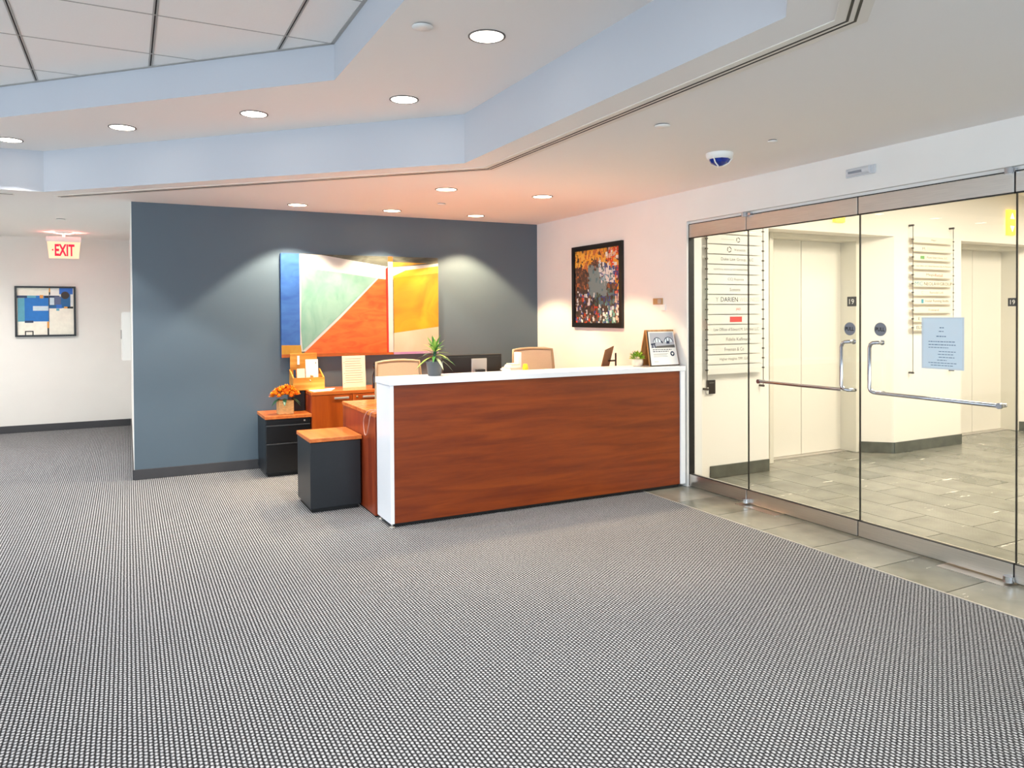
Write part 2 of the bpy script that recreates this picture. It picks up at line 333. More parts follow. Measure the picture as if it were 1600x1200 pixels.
# window walls that let the daylight in (behind and left of the viewer)
w = B(); wins = [(-7.0+2.3*i, -7.0+2.3*i+2.0) for i in range(5)]
w.box(XL-.15, YF-.2, 0, 4.55, YF, .45).box(XL-.15, YF-.2, 2.45, 4.55, YF, 3.3)
edges = [XL-.15]+[e for p in wins for e in p]+[4.55]
for a, b_ in zip(edges[::2], edges[1::2]): w.box(a, YF-.2, .45, b_, YF, 2.45)
o = w.build('wall_front', 'white_paint'); struct(o, 'white wall with a row of windows opposite the desk', 'wall')
w = B(); wins2 = [(-4.2+2.4*i, -4.2+2.4*i+2.1) for i in range(5)]
w.box(XL-.15, YF, 0, XL, 8.32, .45).box(XL-.15, YF, 2.45, XL, 8.32, 3.3)
edges = [YF]+[e for p in wins2 for e in p]+[8.32]
for a, b_ in zip(edges[::2], edges[1::2]): w.box(XL-.15, a, .45, XL, b_, 2.45)
o = w.build('wall_left', 'white_paint'); struct(o, 'white wall with a row of windows on the left', 'wall')
n = 3
for a, b_ in wins:
    t = thing('window_%d' % n, 'aluminium framed window opposite the desk, number %d from the left corner' % (n-2), 'window', ((a+b_)/2, YF-.1, .45), kind='structure'); n += 1
    B().box(a, YF-.14, .45, a+.05, YF-.06, 2.45).box(b_-.05, YF-.14, .45, b_, YF-.06, 2.45).box(a, YF-.14, .45, b_, YF-.06, .5).box(a, YF-.14, 2.4, b_, YF-.06, 2.45).split('window_frame', 'grey_plastic', t)
    B().box(a+.05, YF-.104, .5, b_-.05, YF-.098, 2.4).build('pane', 'glass', t)
for a, b_ in wins2:
    t = thing('window_%d' % n, 'aluminium framed window in the left wall, number %d from the near corner' % (n-7), 'window', (XL-.08, (a+b_)/2, .45), kind='structure'); n += 1
    B().box(XL-.11, a, .45, XL-.04, a+.05, 2.45).box(XL-.11, b_-.05, .45, XL-.04, b_, 2.45).box(XL-.11, a, .45, XL-.04, b_, .5).box(XL-.11, a, 2.4, XL-.04, b_, 2.45).split('window_frame', 'grey_plastic', t)
    B().box(XL-.078, a+.05, .5, XL-.072, b_-.05, 2.4).build('pane', 'glass', t)
# baseboards
o = B().box(.043, YB-.014, 0, XW, YB, .096).build('baseboard_back', 'baseboard', bevel=.002); struct(o, 'charcoal baseboard along the blue accent wall', 'baseboard')
o = B().box(-2.7, YC-.014, 0, .03, YC, .096).build('baseboard_corridor_end', 'baseboard', bevel=.002); struct(o, 'charcoal baseboard at the corridor end wall', 'baseboard')
o = B().box(.031, YB, 0, .043, YC-.014, .096).build('baseboard_corridor', 'baseboard'); struct(o, 'charcoal baseboard along the corridor side wall', 'baseboard')
o = B().box(XW-.014, 5.5, 0, XW, YB-.014, .096).build('baseboard_right', 'baseboard'); struct(o, 'charcoal baseboard on the right wall behind the desk', 'baseboard')

# ---------------------------------------------------------------- stepped ceiling
OCT = [(-.62, 7.52), (2.14, 4.855), (2.14, 1.955), (-.62, -.71), (-3.5, -.71), (-6.26, 1.955), (-6.26, 4.855), (-3.5, 7.52)]
INN = [(-1.0, 6.6), (1.13, 4.50), (1.13, 2.31), (-1.0, .21), (-3.12, .21), (-5.25, 2.31), (-5.25, 4.50), (-3.12, 6.6)]
def ring(name, outer, inner, z, m):
    bm = bmesh.new(); es = []
    for loop in (outer, inner):
        vs = [bm.verts.new((x, y, z)) for x, y in loop]
        es += [bm.edges.new((vs[i], vs[(i+1) % len(vs)])) for i in range(len(vs))]
    bmesh.ops.triangle_fill(bm, use_beauty=True, use_dissolve=False, edges=es)
    for f in bm.faces:
        if f.normal.z > 0: f.normal_flip()
    me = bpy.data.meshes.new(name); bm.to_mesh(me); bm.free(); me.materials.append(MATS[m])
    o = bpy.data.objects.new(name, me); COL.objects.link(o); o['_org'] = (0, 0, 0); return o
outer = [(XL, YF), (XW, YF), (XW, YB), (.043, YB), (.043, YC), (-2.7, YC), (-2.7, 8.2), (XL, 8.2)]
struct(ring('ceiling', outer, OCT, ZC, 'ceiling_paint'), 'low white plaster ceiling around the stepped tray', 'ceiling')
struct(ring('ceiling', OCT, INN, Z2, 'ceiling_paint'), 'middle white step of the tray ceiling holding downlights', 'ceiling')
def fascia(name, poly, z0, z1, m, lab):
    b_ = B(); n = len(poly)
    for i in range(n):
        (x0, y0), (x1, y1) = poly[i], poly[(i+1) % n]
        b_.quad((x0, y0, z0), (x1, y1, z0), (x1, y1, z1), (x0, y0, z1))
    o = b_.build(name, m); struct(o, lab, 'trim'); return o
fascia('trim_2', OCT, ZC, Z2, 'fascia_daylight_tint', 'lower fascia of the tray ceiling, daylight tint and shade put into its colour')
fascia('trim_3', INN, Z2, Z3+.02, 'fascia_daylight_tint', 'upper fascia around the tile ceiling, daylight tint and shade put into its colour')
# suspended tile ceiling
ct = B().prism(INN, Z3+.03, Z3+.05).build('ceiling', 'ceiling_paint'); struct(ct, 'suspended acoustic tile ceiling inside the tray', 'ceiling')
def clip(poly, conv):
    out = poly; n = len(conv); a = sum(conv[i][0]*conv[(i+1) % n][1]-conv[(i+1) % n][0]*conv[i][1] for i in range(n)); cv = conv if a > 0 else conv[::-1]
    for i in range(n):
        (ax, ay), (bx, by) = cv[i], cv[(i+1) % n]; res = []
        if not out: break
        f = lambda p: (bx-ax)*(p[1]-ay)-(by-ay)*(p[0]-ax)
        for j in range(len(out)):
            p, q = out[j], out[(j+1) % len(out)]; fp, fq = f(p), f(q)
            if fp >= 0: res.append(p)
            if fp*fq < 0:
                t = fp/(fp-fq); res.append((p[0]+t*(q[0]-p[0]), p[1]+t*(q[1]-p[1])))
        out = res
    return out
gx = [.155+.694*k for k in range(-9, 3)]; gy = [4.505+.674*k for k in range(-8, 5)]
for a, b_ in zip(gx, gx[1:]):
    for c, d in zip(gy, gy[1:]):
        p = clip([(a+.013, c+.006), (b_-.013, c+.006), (b_-.013, d-.006), (a+.013, d-.006)], INN)
        if len(p) < 3: continue
        ar = abs(sum(p[i][0]*p[(i+1) % len(p)][1]-p[(i+1) % len(p)][0]*p[i][1] for i in range(len(p))))/2
        if ar < .002: continue
        B().prism(p, Z3+.002, Z3+.018).build('ceiling_tile', 'acoustic', ct)
def inspan(x=None, y=None):
    r = []
    for i in range(8):
        (x0, y0), (x1, y1) = INN[i], INN[(i+1) % 8]
        if x is not None and (x0-x)*(x1-x) < 0: r.append(y0+(x-x0)/(x1-x0)*(y1-y0))
        if y is not None and (y0-y)*(y1-y) < 0: r.append(x0+(y-y0)/(y1-y0)*(x1-x0))
    return sorted(r)
for x in gx:
    r = inspan(x=x)
    if len(r) == 2:
        t = B().add([(x+a_, yy, Z3+b2) for yy in r for a_, b2 in ((-.012, 0), (-.004, 0), (-.004, .008), (.004, .008), (.004, 0), (.012, 0), (.012, .02), (-.012, .02))], [tuple((i, (i+1) % 8, 8+(i+1) % 8, 8+i)) for i in range(8)]).build('main_tee', 'tee', ct)
        B().box(x-.0042, r[0], Z3+.005, x+.0042, r[1], Z3+.0078).build('groove', 'tee_groove', t)
for y in gy:
    r = inspan(y=y)
    if len(r) == 2: B().box(r[0], y-.006, Z3+.001, r[1], y+.006, Z3+.02).build('cross_tee', 'tee', ct)
pb = B()
for i in range(8):
    (x0, y0), (x1, y1) = INN[i], INN[(i+1) % 8]; d = Vector((x1-x0, y1-y0)).normalized(); nn = Vector((d.y, -d.x))
    if nn.dot(Vector((-2.06-x0, 3.4-y0))) < 0: nn = -nn
    pb.prism([(x0, y0), (x1, y1), (x1+nn.x*.022, y1+nn.y*.022), (x0+nn.x*.022, y0+nn.y*.022)], Z3-.002, Z3+.004)
pb.build('wall_angle', 'tee', ct)

# linear slot air diffuser following the tray
sd = thing('slot_diffuser', 'long twin-slot air diffuser following the edge of the tray ceiling', 'air diffuser', (2.38, 3.4, ZC))
def slot_path(pts, w0, w1, z0, z1):
    b_ = B(); n = len(pts); L_, R_ = [], []
    for i, p in enumerate(pts):
        d0 = (Vector(pts[i])-Vector(pts[i-1])).normalized() if i else None; d1 = (Vector(pts[i+1])-Vector(pts[i])).normalized() if i < n-1 else None
        d0 = d0 or d1; d1 = d1 or d0
        n0 = Vector((-d0.y, d0.x)); n1 = Vector((-d1.y, d1.x)); mm = (n0+n1).normalized(); k = 1/max(.3, mm.dot(n0))
        L_.append((p[0]+mm.x*w0*k, p[1]+mm.y*w0*k)); R_.append((p[0]+mm.x*w1*k, p[1]+mm.y*w1*k))
    for i in range(n-1): b_.prism([L_[i], L_[i+1], R_[i+1], R_[i]], z0, z1)
    return b_
SP = [(-.52, 7.74), (2.378, 4.95), (2.378, 1.868), (-.3, -.72)]
slot_path(SP, -.058, .058, ZC-.004, ZC+.001).build('frame', 'slot_frame', sd)
slot_path(SP, .009, .019, ZC-.0055, ZC-.0035).build('slot', 'black', sd)
slot_path(SP, -.019, -.009, ZC-.0055, ZC-.0035).build('slot', 'black', sd)
sd2 = thing('slot_diffuser', 'short slot air diffuser at the far left end of the low ceiling', 'air diffuser', (-1.2, 7.75, ZC))
B().box(-1.6, 7.70, ZC-.004, -.86, 7.80, ZC+.001).build('frame', 'slot_frame', sd2)
B().box(-1.6, 7.74, ZC-.0055, -.87, 7.752, ZC-.0035).build('slot', 'black', sd2)

# ---------------------------------------------------------------- downlights
def downlight(x, y, z, lab, watts, color, lens, grp, angle=100, blend=.18):
    t = thing('downlight', lab, 'downlight', (x, y, z), group=grp)
    B().lathe([(.096, .001), (.096, -.004), (.088, -.006), (.085, -.003), (.085, .001)], (x, y, z), 32, cap=False).build('trim_ring', 'ring_dark', t)
    B().lathe([(.0001, -.0025), (.086, -.0025)], (x, y, z), 32, cap=False, smooth=False).build('lens', lens, t)
    l = bpy.data.lights.new('bulb', 'SPOT'); l.energy = watts; l.color = color; l.spot_size = math.radians(angle); l.spot_blend = blend; l.shadow_soft_size = .06
    o = bpy.data.objects.new('bulb', l); COL.objects.link(o); o.parent = t; o.location = (0, 0, -.03)
    return t
G2 = 'downlights in the middle step of the tray'; G1 = 'downlights in the low ceiling by the desk'
for x, y, lab in ((1.65, 3.45, 'large round downlight nearest the viewer on the tray step'), (1.64, 4.70, 'round downlight at the bend of the tray step'),
                  (.81, 5.50, 'round downlight on the slanting tray step, second from the bend'), (-.015, 6.32, 'round downlight on the slanting tray step, third from the bend'),
                  (-.82, 7.15, 'round downlight cut by the left edge of the picture')):
    downlight(x, y, Z2, lab, 100, NEUTRAL, 'lamp_lens', G2)
for x, y, lab, wt, c in ((1.48, 7.365, 'downlight above the left end of the large painting', 125, (1, .88, .68)), (2.43, 7.365, 'downlight above the right part of the large painting', 95, (1, .84, .62)),
                  (3.375, 7.365, 'downlight above the bare right part of the blue wall', 165, (1.0, 0.73, 0.43)), (2.44, 5.925, 'downlight above the middle of the desk', 100, WARM),
                  (3.38, 5.915, 'downlight nearest the right wall above the desk', 102, WARM)):
    downlight(x, y, ZC, lab, wt, c, 'lamp_lens_warm', G1)
for x, y, w_ in ((1.64, 2.2, 'just right of and above the viewer'), (.81, 1.35, 'above the viewer'), (-.015, .5, 'just behind the viewer'), (-.82, -.3, 'nearest the window wall on the right'), (-2.06, -.25, 'midway along the window wall side'), (-3.3, -.3, 'at the left bend by the window wall'), (-4.9, 1.35, 'on the left slant behind the viewer'),
               (-5.75, 3.4, 'closest to the left windows'), (-4.9, 5.5, 'on the far left slant'), (-3.3, 7.15, 'at the far left bend'), (-2.06, 7.1, 'next to the one cut by the picture edge')):
    downlight(x, y, Z2, 'added round tray downlight outside the picture, '+w_, 95, NEUTRAL, 'lamp_lens', 'added downlights of the tray step outside the picture')  # unseen lamps continuing the tray row, added to light the near floor
# corridor light out of view, above the corridor beyond the left edge
downlight(-1.9, 9.9, ZC, 'downlight in the corridor ceiling beyond the left edge', 230, NEUTRAL, 'lamp_lens', 'corridor downlights', 165, 1.0)

def ceiling_disc(x, y, z, r, lab):
    t = thing('sprinkler_cover', lab, 'sprinkler cover', (x, y, z), group='ceiling sprinkler covers')
    B().lathe([(r*1.0, -.006), (r*1.0, -.009), (r*.2, -.012), (.0001, -.012)], (x, y, z), 28).build('cover_plate', 'white_plastic', t)
    B().lathe([(r*.85, .001), (r*.85, -.006)], (x, y, z), 24, cap=False).build('collar', 'ring_dark', t)
ceiling_disc(1.307, 3.466, Z2, .052, 'white sprinkler cover beside the nearest large downlight')
ceiling_disc(2.721, 3.38, ZC, .045, 'white sprinkler cover on the low ceiling by the blue dome')
ceiling_disc(2.709, 6.70, ZC, .045, 'sprinkler cover between the downlights above the desk')
ceiling_disc(-.63, 9.50, ZC, .05, 'sprinkler cover on the corridor ceiling before the exit sign')
ceiling_disc(3.58, 3.378, ZC, .03, 'tiny white sprinkler cover right of the blue dome')
# blue dome camera
t = thing('dome_camera', 'white ceiling dome with faceted dark blue lens housing', 'security camera', (3.556, 3.819, ZC))
B().lathe([(.09, 0), (.09, -.012), (.082, -.034), (.07, -.04)], (3.556, 3.819, ZC), 32).build('base', 'white_plastic', t)
B().lathe([(.072, -.038), (.058, -.064), (.022, -.082), (.0001, -.086)], (3.556, 3.819, ZC), 9, smooth=False).build('dome', 'dome_blue', t)
for k in range(3):
    rb = B()
    a = math.radians(200+k*120); c, s_ = math.cos(a), math.sin(a)
    rb.tube([(3.556+.083*c, 3.819+.083*s_, ZC-.036), (3.556+.06*c, 3.819+.06*s_, ZC-.066), (3.556+.02*c, 3.819+.02*s_, ZC-.085)], .005, 6)
    rb.build('rib', 'white_plastic', t)
# motion sensor over the doors
t = thing('motion_sensor', 'grey rounded motion sensor on the white wall above the glass doors', 'sensor', (XW, 3.36, 2.47))
B().box(XW-.012, 3.25, 2.445, XW, 3.475, 2.505).build('back_plate', 'grey_plastic', t, bevel=.004)
B().tube([(XW-.018, 3.28, 2.475), (XW-.018, 3.45, 2.475)], .024, 14).build('housing', 'grey_plastic', t)
B().box(XW-.046, 3.33, 2.463, XW-.03, 3.43, 2.478).build('sensor_lens', 'pull_disc', t)

# ---------------------------------------------------------------- glass entrance
RT0, RT1, RB0, RB1 = 2.195, 2.31, .008, .11
def glazed(name, y0, y1, lab, cat, z_extra=True):
    t = thing(name, lab, cat, (XG, (y0+y1)/2, 0), kind='structure'); g = .004
    B().box(XG-.006, y0+g, RB1-.01, XG+.006, y1-g, RT0+.01).build('glass_pane', 'glass', t)
    B().box(XG-.028, y0+g, RT0, XG+.028, y1-g, RT1).build('top_rail', 'steel', t, bevel=.003)
    B().box(XG-.028, y0+g, RB0, XG+.028, y1-g, RB1).build('bottom_rail', 'steel', t, bevel=.003)
    gk = B().box(XG-.029, y0+g, RB1, XG-.006, y1-g, RB1+.005).box(XG-.029, y0+g, RT0-.006, XG-.006, y1-g, RT0)
    gk.split('gasket', 'gasket', t)
    B().box(XG-.007, y0, RB1, XG+.007, y0+g, RT0).build('edge_seal', 'gasket', t)
    for za, zb in ((RB0, RB1), (RT0, RT1)): B().box(XG-.022, y0-g, za, XG+.02, y0+g, zb).build('rail_gap', 'gasket', t)
    B().box(XG-.026, y0, RT1, XG+.026, y1, RT1+.006).build('head_shadow_line', 'gasket', t)  # black strip stands in for the shadow line above the top rail
    return t
Y0, Y1, Y2, Y3, Y4 = 5.114, 4.43, 3.406, 2.402, 1.55
t = glazed('window_1', Y1, Y0, 'narrow fixed glass panel between the white wall and the left glass door', 'glass panel')
B().box(XG-.03, Y0-.005, RB0, XG+.03, Y0, RT1).build('edge_channel', 'gasket', t)
glazed('window_2', Y4, Y3, 'fixed glass panel at the right edge of the picture', 'glass panel')
d1 = glazed('door_1', Y2, Y1, 'left frameless glass door with steel rails and L-shaped handle', 'glass door')
d2 = glazed('door_2', Y3, Y2, 'right frameless glass door with steel rails, nearest the viewer', 'glass door')
XH = XG-.065
def arc(c, a0, a1, r, e1, e2, n=6):
    c, e1, e2 = Vector(c), Vector(e1), Vector(e2)
    return [c+e1*(r*math.cos(a0+(a1-a0)*i/n))+e2*(r*math.sin(a0+(a1-a0)*i/n)) for i in range(n+1)]
for d, ytop, yv, yend, lab in ((d1, 3.452, 3.506, 4.262, 'left'), (d2, 3.236, 3.288, 2.46, 'right')):
    s_ = 1 if ytop > yv else -1                       # side of the posts
    p = [(XG-.008, ytop, 1.33), (XH+.02, ytop, 1.33), (XH+.004, ytop-s_*.006, 1.33), (XH, yv+s_*.025, 1.328), (XH, yv+s_*.008, 1.318), (XH, yv, 1.295), (XH, yv, 1.03),
         (XH, yv+s_*.008, 1.012), (XH, yv+s_*.025, 1.003), (XH, ytop, 1.0), (XH+.02, ytop+s_*.01, 1.0), (XG-.008, ytop+s_*.012, 1.0)]
    h = B().tube(p, .0125, 12).build('pull_handle', 'chrome', d)
    B().lathe([(.018, 0), (.018, -.006)], (XG-.006, ytop, 1.33), 16, axis='x').build('rosette', 'chrome', h)
    ys_ = ytop if lab == 'right' else yv
    B().tube([(XH, ys_, 1.0), (XH, yend+(.02 if yend < ys_ else -.02), .997), (XH+.01, yend, .997), (XG-.008, yend, .997)], .012, 12).build('push_bar', 'chrome', d)
    B().lathe([(.017, -.055), (.017, -.075)], (XG, yend, .997), 16, axis='x').build('end_cap', 'chrome', d)
    yp = 3.484 if lab == 'left' else 3.25
    k = B().lathe([(.045, -.0065), (.045, -.009)], (XG, yp, 1.417), 28, axis='x', smooth=False).build('pull_sticker', 'pull_disc', d)
    text('lettering', 'PULL', .068, .026, (XG-.0095, yp, 1.417), (0, -1, 0), (0, 0, 1), 'black', k, bold=.02)
    yq = Y1-.012 if lab == 'left' else Y3+.014
    pv = B().lathe([(.028, .012), (.028, .045)], (XG-.05, yq, 0), 20).box(XG-.05, yq-.012, .016, XG-.01, yq+.012, .04).build('floor_pivot', 'chrome', d)
    B().lathe([(.024, RT1-.014), (.024, RT1+.022)], (XG-.056, yq, 0), 18).box(XG-.056, yq-.06 if lab == 'left' else yq-.03, RT1-.006, XG-.027, yq+.02, RT1+.016).build('top_pivot', 'chrome', d)
    a, b_ = (yq-.36, yq+.05) if lab == 'left' else (yq-.05, yq+.36)
    if lab == 'right': a, b_ = yq-.03, yq+.38
    B().box(XG-.115, a, -.003, XG+.03, b_, .002).build('floor_plate', 'steel', d)
o = B().box(XG-.018, Y4, RT1+.007, XG+.06, Y0, 2.3375).build('trim_4', 'white_paint'); struct(o, 'white soffit strip directly above the glass door rails', 'trim')
# notice taped to the right door
t = thing('paper_notice', 'white printed notice, daylight blue put into its colour, in a clear sleeve taped to the right glass door', 'notice', (XG-.008, 2.83, 1.19))
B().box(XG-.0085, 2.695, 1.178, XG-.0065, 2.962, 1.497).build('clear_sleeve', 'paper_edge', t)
pg = B().box(XG-.0098, 2.708, 1.188, XG-.0086, 2.95, 1.487).build('page', 'paper_daylight_tint', t)  # white page coloured pale blue to stand in for cool daylight
lb = B()
def bars(bd, rows, ysign=-1):
    for (u0, u1, z, hh) in rows:
        x_ = u0; 
        while x_ < u1:
            ww = random.uniform(.008, .022); e_ = min(x_+ww, u1); bd.box(XG-.0102, 2.95-x_, z, XG-.0099, 2.95-e_, z+hh, 0); x_ = e_+.004
bars(lb, [(.105, .135, 1.43, .006), (.1, .13, 1.408, .005), (.085, .145, 1.377, .006), (.035, .20, 1.345, .005), (.035, .205, 1.326, .005), (.035, .16, 1.309, .004), (.1, .205, 1.285, .004), (.095, .19, 1.268, .004), (.1, .2, 1.25, .004), (.09, .15, 1.232, .004), (.035, .21, 1.215, .004), (.05, .19, 1.2, .004)])
lb.build('printed_lines', 'ink_blue', pg)['kind'] = 'stuff'

# ---------------------------------------------------------------- elevator lobby
w = B()
w.prism([(4.55, YP), (5.52, YP), (5.78, 5.51), (5.78, 5.95), (4.55, 5.95)], 0, LZ)
w.prism([(7.38, YP), (8.57, YP), (8.83, 5.51), (8.83, 5.95), (7.12, 5.95), (7.12, 5.51)], 0, LZ)
w.prism([(10.43, YP), (13.0, YP), (13.0, 5.95), (10.17, 5.95), (10.17, 5.51)], 0, LZ)
w.box(5.52, YP, 2.35, 7.38, 5.5, LZ).box(8.57, YP, 2.35, 10.43, 5.5, LZ).box(5.781, 5.5, 2.35, 7.119, 5.95, LZ).box(8.831, 5.5, 2.35, 10.169, 5.95, LZ)
o = w.build('wall_lobby_elevators', 'lobby_paint'); struct(o, 'cream lobby wall with two splayed elevator recesses', 'wall')
o = B().box(13.0, 1.0, 0, 13.15, 6, LZ).build('wall_lobby_far', 'lobby_paint'); struct(o, 'cream wall at the far end of the lobby', 'wall')
o = B().box(4.55, .95, 0, 13.15, 1.1, LZ).build('wall_lobby_near', 'lobby_paint'); struct(o, 'cream lobby wall facing the elevators', 'wall')
o = B().box(4.40, .95, LZ, 13.15, 6.0, LZ+.1).build('ceiling', 'lobby_paint'); struct(o, 'cream ceiling of the elevator lobby', 'ceiling')
b_ = B().box(4.77, YP-.014, 0, 5.515, YP, .115).build('baseboard_lobby_left', 'dark_stone', bevel=.002); struct(b_, 'dark stone baseboard under the left directory board', 'baseboard')
def wallstrip(bd, pts, th, z0, z1):
    for p, q in zip(pts, pts[1:]):
        d = Vector((q[0]-p[0], q[1]-p[1])).normalized(); nn = Vector((d.y, -d.x))*th
        bd.prism([p, q, (q[0]+nn.x, q[1]+nn.y), (p[0]+nn.x, p[1]+nn.y)], z0, z1)
bd = B(); wallstrip(bd, [(7.12, 5.51), (7.38, YP), (8.57, YP)], .014, 0, .115); o = bd.build('baseboard_lobby_middle', 'dark_stone'); struct(o, 'dark stone baseboard between the two elevators', 'baseboard')
bd = B(); wallstrip(bd, [(10.17, 5.51), (10.43, YP), (12.9, YP)], .014, 0, .115); o = bd.build('baseboard_lobby_right', 'dark_stone'); struct(o, 'dark stone baseboard right of the right elevator', 'baseboard')
for name, xa, xb, lab in (('door_3', 5.83, 7.07, 'left cream elevator with two sliding leaves, behind the left glass door'), ('door_4', 8.88, 10.12, 'right cream elevator with two sliding leaves, seen beyond the paper notice')):
    t = thing(name, lab, 'elevator door', ((xa+xb)/2, 5.6, 0), kind='structure'); xm = (xa+xb)/2
    B().box(xa-.05, 5.49, 0, xa, 5.72, 2.35).box(xb, 5.49, 0, xb+.05, 5.72, 2.35).box(xa, 5.49, 2.305, xb, 5.72, 2.35).split('door_frame', 'elevator_frame', t, bevel=.003)
    B().box(xa, 5.688, .006, xm-.0045, 5.712, 2.305).build('door_leaf', 'elevator', t, bevel=.002)
    B().box(xm+.0045, 5.688, .006, xb, 5.712, 2.305).build('door_leaf', 'elevator', t, bevel=.002)
    B().box(xa, 5.715, 0, xb, 5.74, 2.305).build('shaft_shade_sheet', 'gasket', t)  # black sheet stands in for the shade behind the door seam
    B().box(xa, 5.60, -.002, xb, 5.72, .004).build('sill', 'silver', t)
    k = B().box(xb-.004, 5.485, 1.597, xb, 5.60, 1.703).build('floor_number_plate', 'ink', t)
    text('lettering', '19', .06, .058, (xb-.0045, 5.543, 1.65), (0, -1, 0), (0, 0, 1), 'white_plastic', k)
for xm, lab in ((6.49, 'lit yellow arrow lantern above the left elevator, half hidden by the rail'), (9.525, 'lit yellow arrow lantern above the right elevator')):
    t = thing('hall_lantern', lab, 'hall lantern', (xm, YP, 2.455))
    B().box(xm-.075, YP-.035, 2.455, xm+.075, YP, 2.76).build('housing', 'lantern', t, bevel=.004)
    B().prism([(xm-.045, 0), (xm+.045, 0), (xm, .08)], 0, .004)
    for z, sg, nm in ((2.65, 1, 'up_arrow'), (2.565, -1, 'down_arrow')):
        B().add([(xm-.045, YP-.037, z), (xm+.045, YP-.037, z), (xm, YP-.037, z+sg*.075)], [(0, 1, 2) if sg > 0 else (2, 1, 0)]).build(nm, 'lantern_mark', t)
# lobby ceiling lights (out of sight above the rail)
for i, xm in enumerate((5.6, 7.8, 10.0)):
    t = thing('ceiling_panel_light', ('warm light panel in the lobby ceiling nearest the glass', 'warm light panel in the middle of the lobby ceiling', 'warm light panel at the far end of the lobby ceiling')[i], 'light panel', (xm, 3.4, LZ), group='lobby ceiling lights')
    B().box(xm-.35, 2.75, LZ-.02, xm+.35, 4.05, LZ).build('housing', 'white_plastic', t)
    B().box(xm-.3, 2.8, LZ-.022, xm+.3, 4.0, LZ-.0195).build('diffuser', 'lamp_lens_warm', t)
    l = area_light('tube', (0, 0, -.03), (0, 0, 0), .6, 1.2, 43, LOBBY); l.parent = t

# directory boards
def directory(xa, xb, ztop, zbot, rows, pitch, z0, lab, plate, ph, full):
    y = YP-.045; t = thing('directory_board', lab, 'directory board', ((xa+xb)/2, YP, zbot))
    for x in (xa, xb):
        B().tube([(x, y, zbot), (x, y, ztop)], .0035, 6).build('cable', 'wire', t)
        for z in (ztop, zbot):
            B().tube([(x, y-.010, z), (x-.002, YP, z)], .011, 10).build('standoff', 'wire', t)
    for i, row in enumerate(rows):
        z = z0-pitch*i; m = plate
        p = B().box(xa+.006, y-.003, z-ph/2, xb-.02 if full else xb-.006, y+.003, z+ph/2).build('name_plate', m, t)
        if i % 1 == 0:
            for x in (xa, xb): B().box(x-.016, y-.007, z-.006, x+.010, y+.005, z+.006).build('clip', 'wire', p)
        xm = (xa+xb)/2; yy = y-.0042
        for (s_, dx, wd, hh, mm) in row:
            if s_ == '#':
                B().box(xm+dx-wd/2, yy-.0004, z-hh/2, xm+dx+wd/2, yy, z+hh/2).build('logo_block', mm, p)
            elif s_ == 'o':
                bb = B(); n_ = 18
                for k in range(n_):
                    if k % 6 == 5: continue
                    a0, a1 = 2*math.pi*k/n_, 2*math.pi*(k+1)/n_
                    bb.quad(*[(xm+dx+r_*math.cos(a), yy, z+r_*math.sin(a)) for r_, a in ((hh*.33, a0), (hh*.5, a0), (hh*.5, a1), (hh*.33, a1))])
                bb.build('logo_ring', mm, p)
            else: text('lettering', s_, wd, hh, (xm+dx, y-.003, z), (1, 0, 0), (0, 0, 1), mm, p)
    return t
R1 = [[('ATELIER HOME', -.03, .3, .018, 'ink_pale')],
      [('o', .03, 0, .05, 'ink_grey'), ('~~~~~~~', -.1, .16, .006, 'ink_pale')], [('o', -.08, 0, .055, 'ink_grey'), ('Venecia', .05, .14, .022, 'ink_grey')], [('Duke Law Group, LLC', .02, .40, .036, 'ink_grey')], [('NORTH & ASSOCIATES MARKETING', -.06, .42, .016, 'ink_grey')],
      [('CCJ Rapoza', .0, .2, .03, 'ink_grey')], [('Sonoro', -.01, .13, .032, 'ink_grey')], [('Y', -.23, .035, .04, 'ink_pale'), ('DARIEN', -.08, .21, .042, 'ink'), ('WELLNESS', .17, .25, .038, 'ink_faint')],
      [('JAD', .03, .06, .026, 'ink_red'), ], [('#', .0, .15, .05, 'ink_red'), ('STERLING', 0, .12, .014, 'paper')], [('Law Offices of Edward M. Schenkel LLC', .01, .56, .028, 'ink_grey')],
      [('Fidelis Kaffmann', .03, .30, .03, 'ink_grey')], [('Freeman & Co', -.02, .24, .034, 'ink_grey')], [('Higher Heights TPP, LLC', -.02, .36, .03, 'ink_grey')], []]
directory(4.70, 5.40, 2.42, .835, R1, .0925, 2.305, 'directory board of white name plates on cables by the left glass panel', 'acrylic', .083, True)
R2 = [[('Hajor', 0, .09, .026, 'ink_grey')], [('M.', -.17, .06, .03, 'ink_grey'), ('Newcomer', .04, .3, .04, 'ink_faint')], [('#', -.2, .07, .035, 'ink_green'), ('Plumb Smart Home, LLC', .06, .36, .026, 'ink_grey')],
      [('Law Office of E. Brad Sherman, Esq. & Partners', 0, .62, .022, 'ink_grey')], [('Mega', -.06, .14, .036, 'ink_grey'), ('Retail', .09, .14, .034, 'ink_red')], [('MC', -.26, .14, .042, 'ink_teal'), ('NEOLAWGROUP', .08, .5, .036, 'ink')],
      [('C', -.2, .03, .03, 'ink_pale'), ('Remodel Loft', .05, .24, .024, 'ink_grey')], [('#', -.2, .04, .045, 'ink_teal'), ('Insular Running Studio', .06, .42, .038, 'ink')], [('Freeland', .0, .18, .026, 'ink_grey')], [('E C', -.22, .1, .032, 'ink'), ('CAPITAL', .1, .2, .024, 'ink_grey')], [('ELM', -.24, .12, .034, 'ink')]]
directory(7.635, 8.35, 2.478, .865, R2, .0965, 2.325, 'directory board of clear name plates on cables between the elevators', 'acrylic_cream', .066, False)
t = thing('card_reader', 'small black card reader on the lobby wall below the left directory', 'card reader', (4.778, YP, .786))
B().box(4.73, YP-.02, .786, 4.826, YP, .915).build('body', 'reader_black', t, bevel=.004)
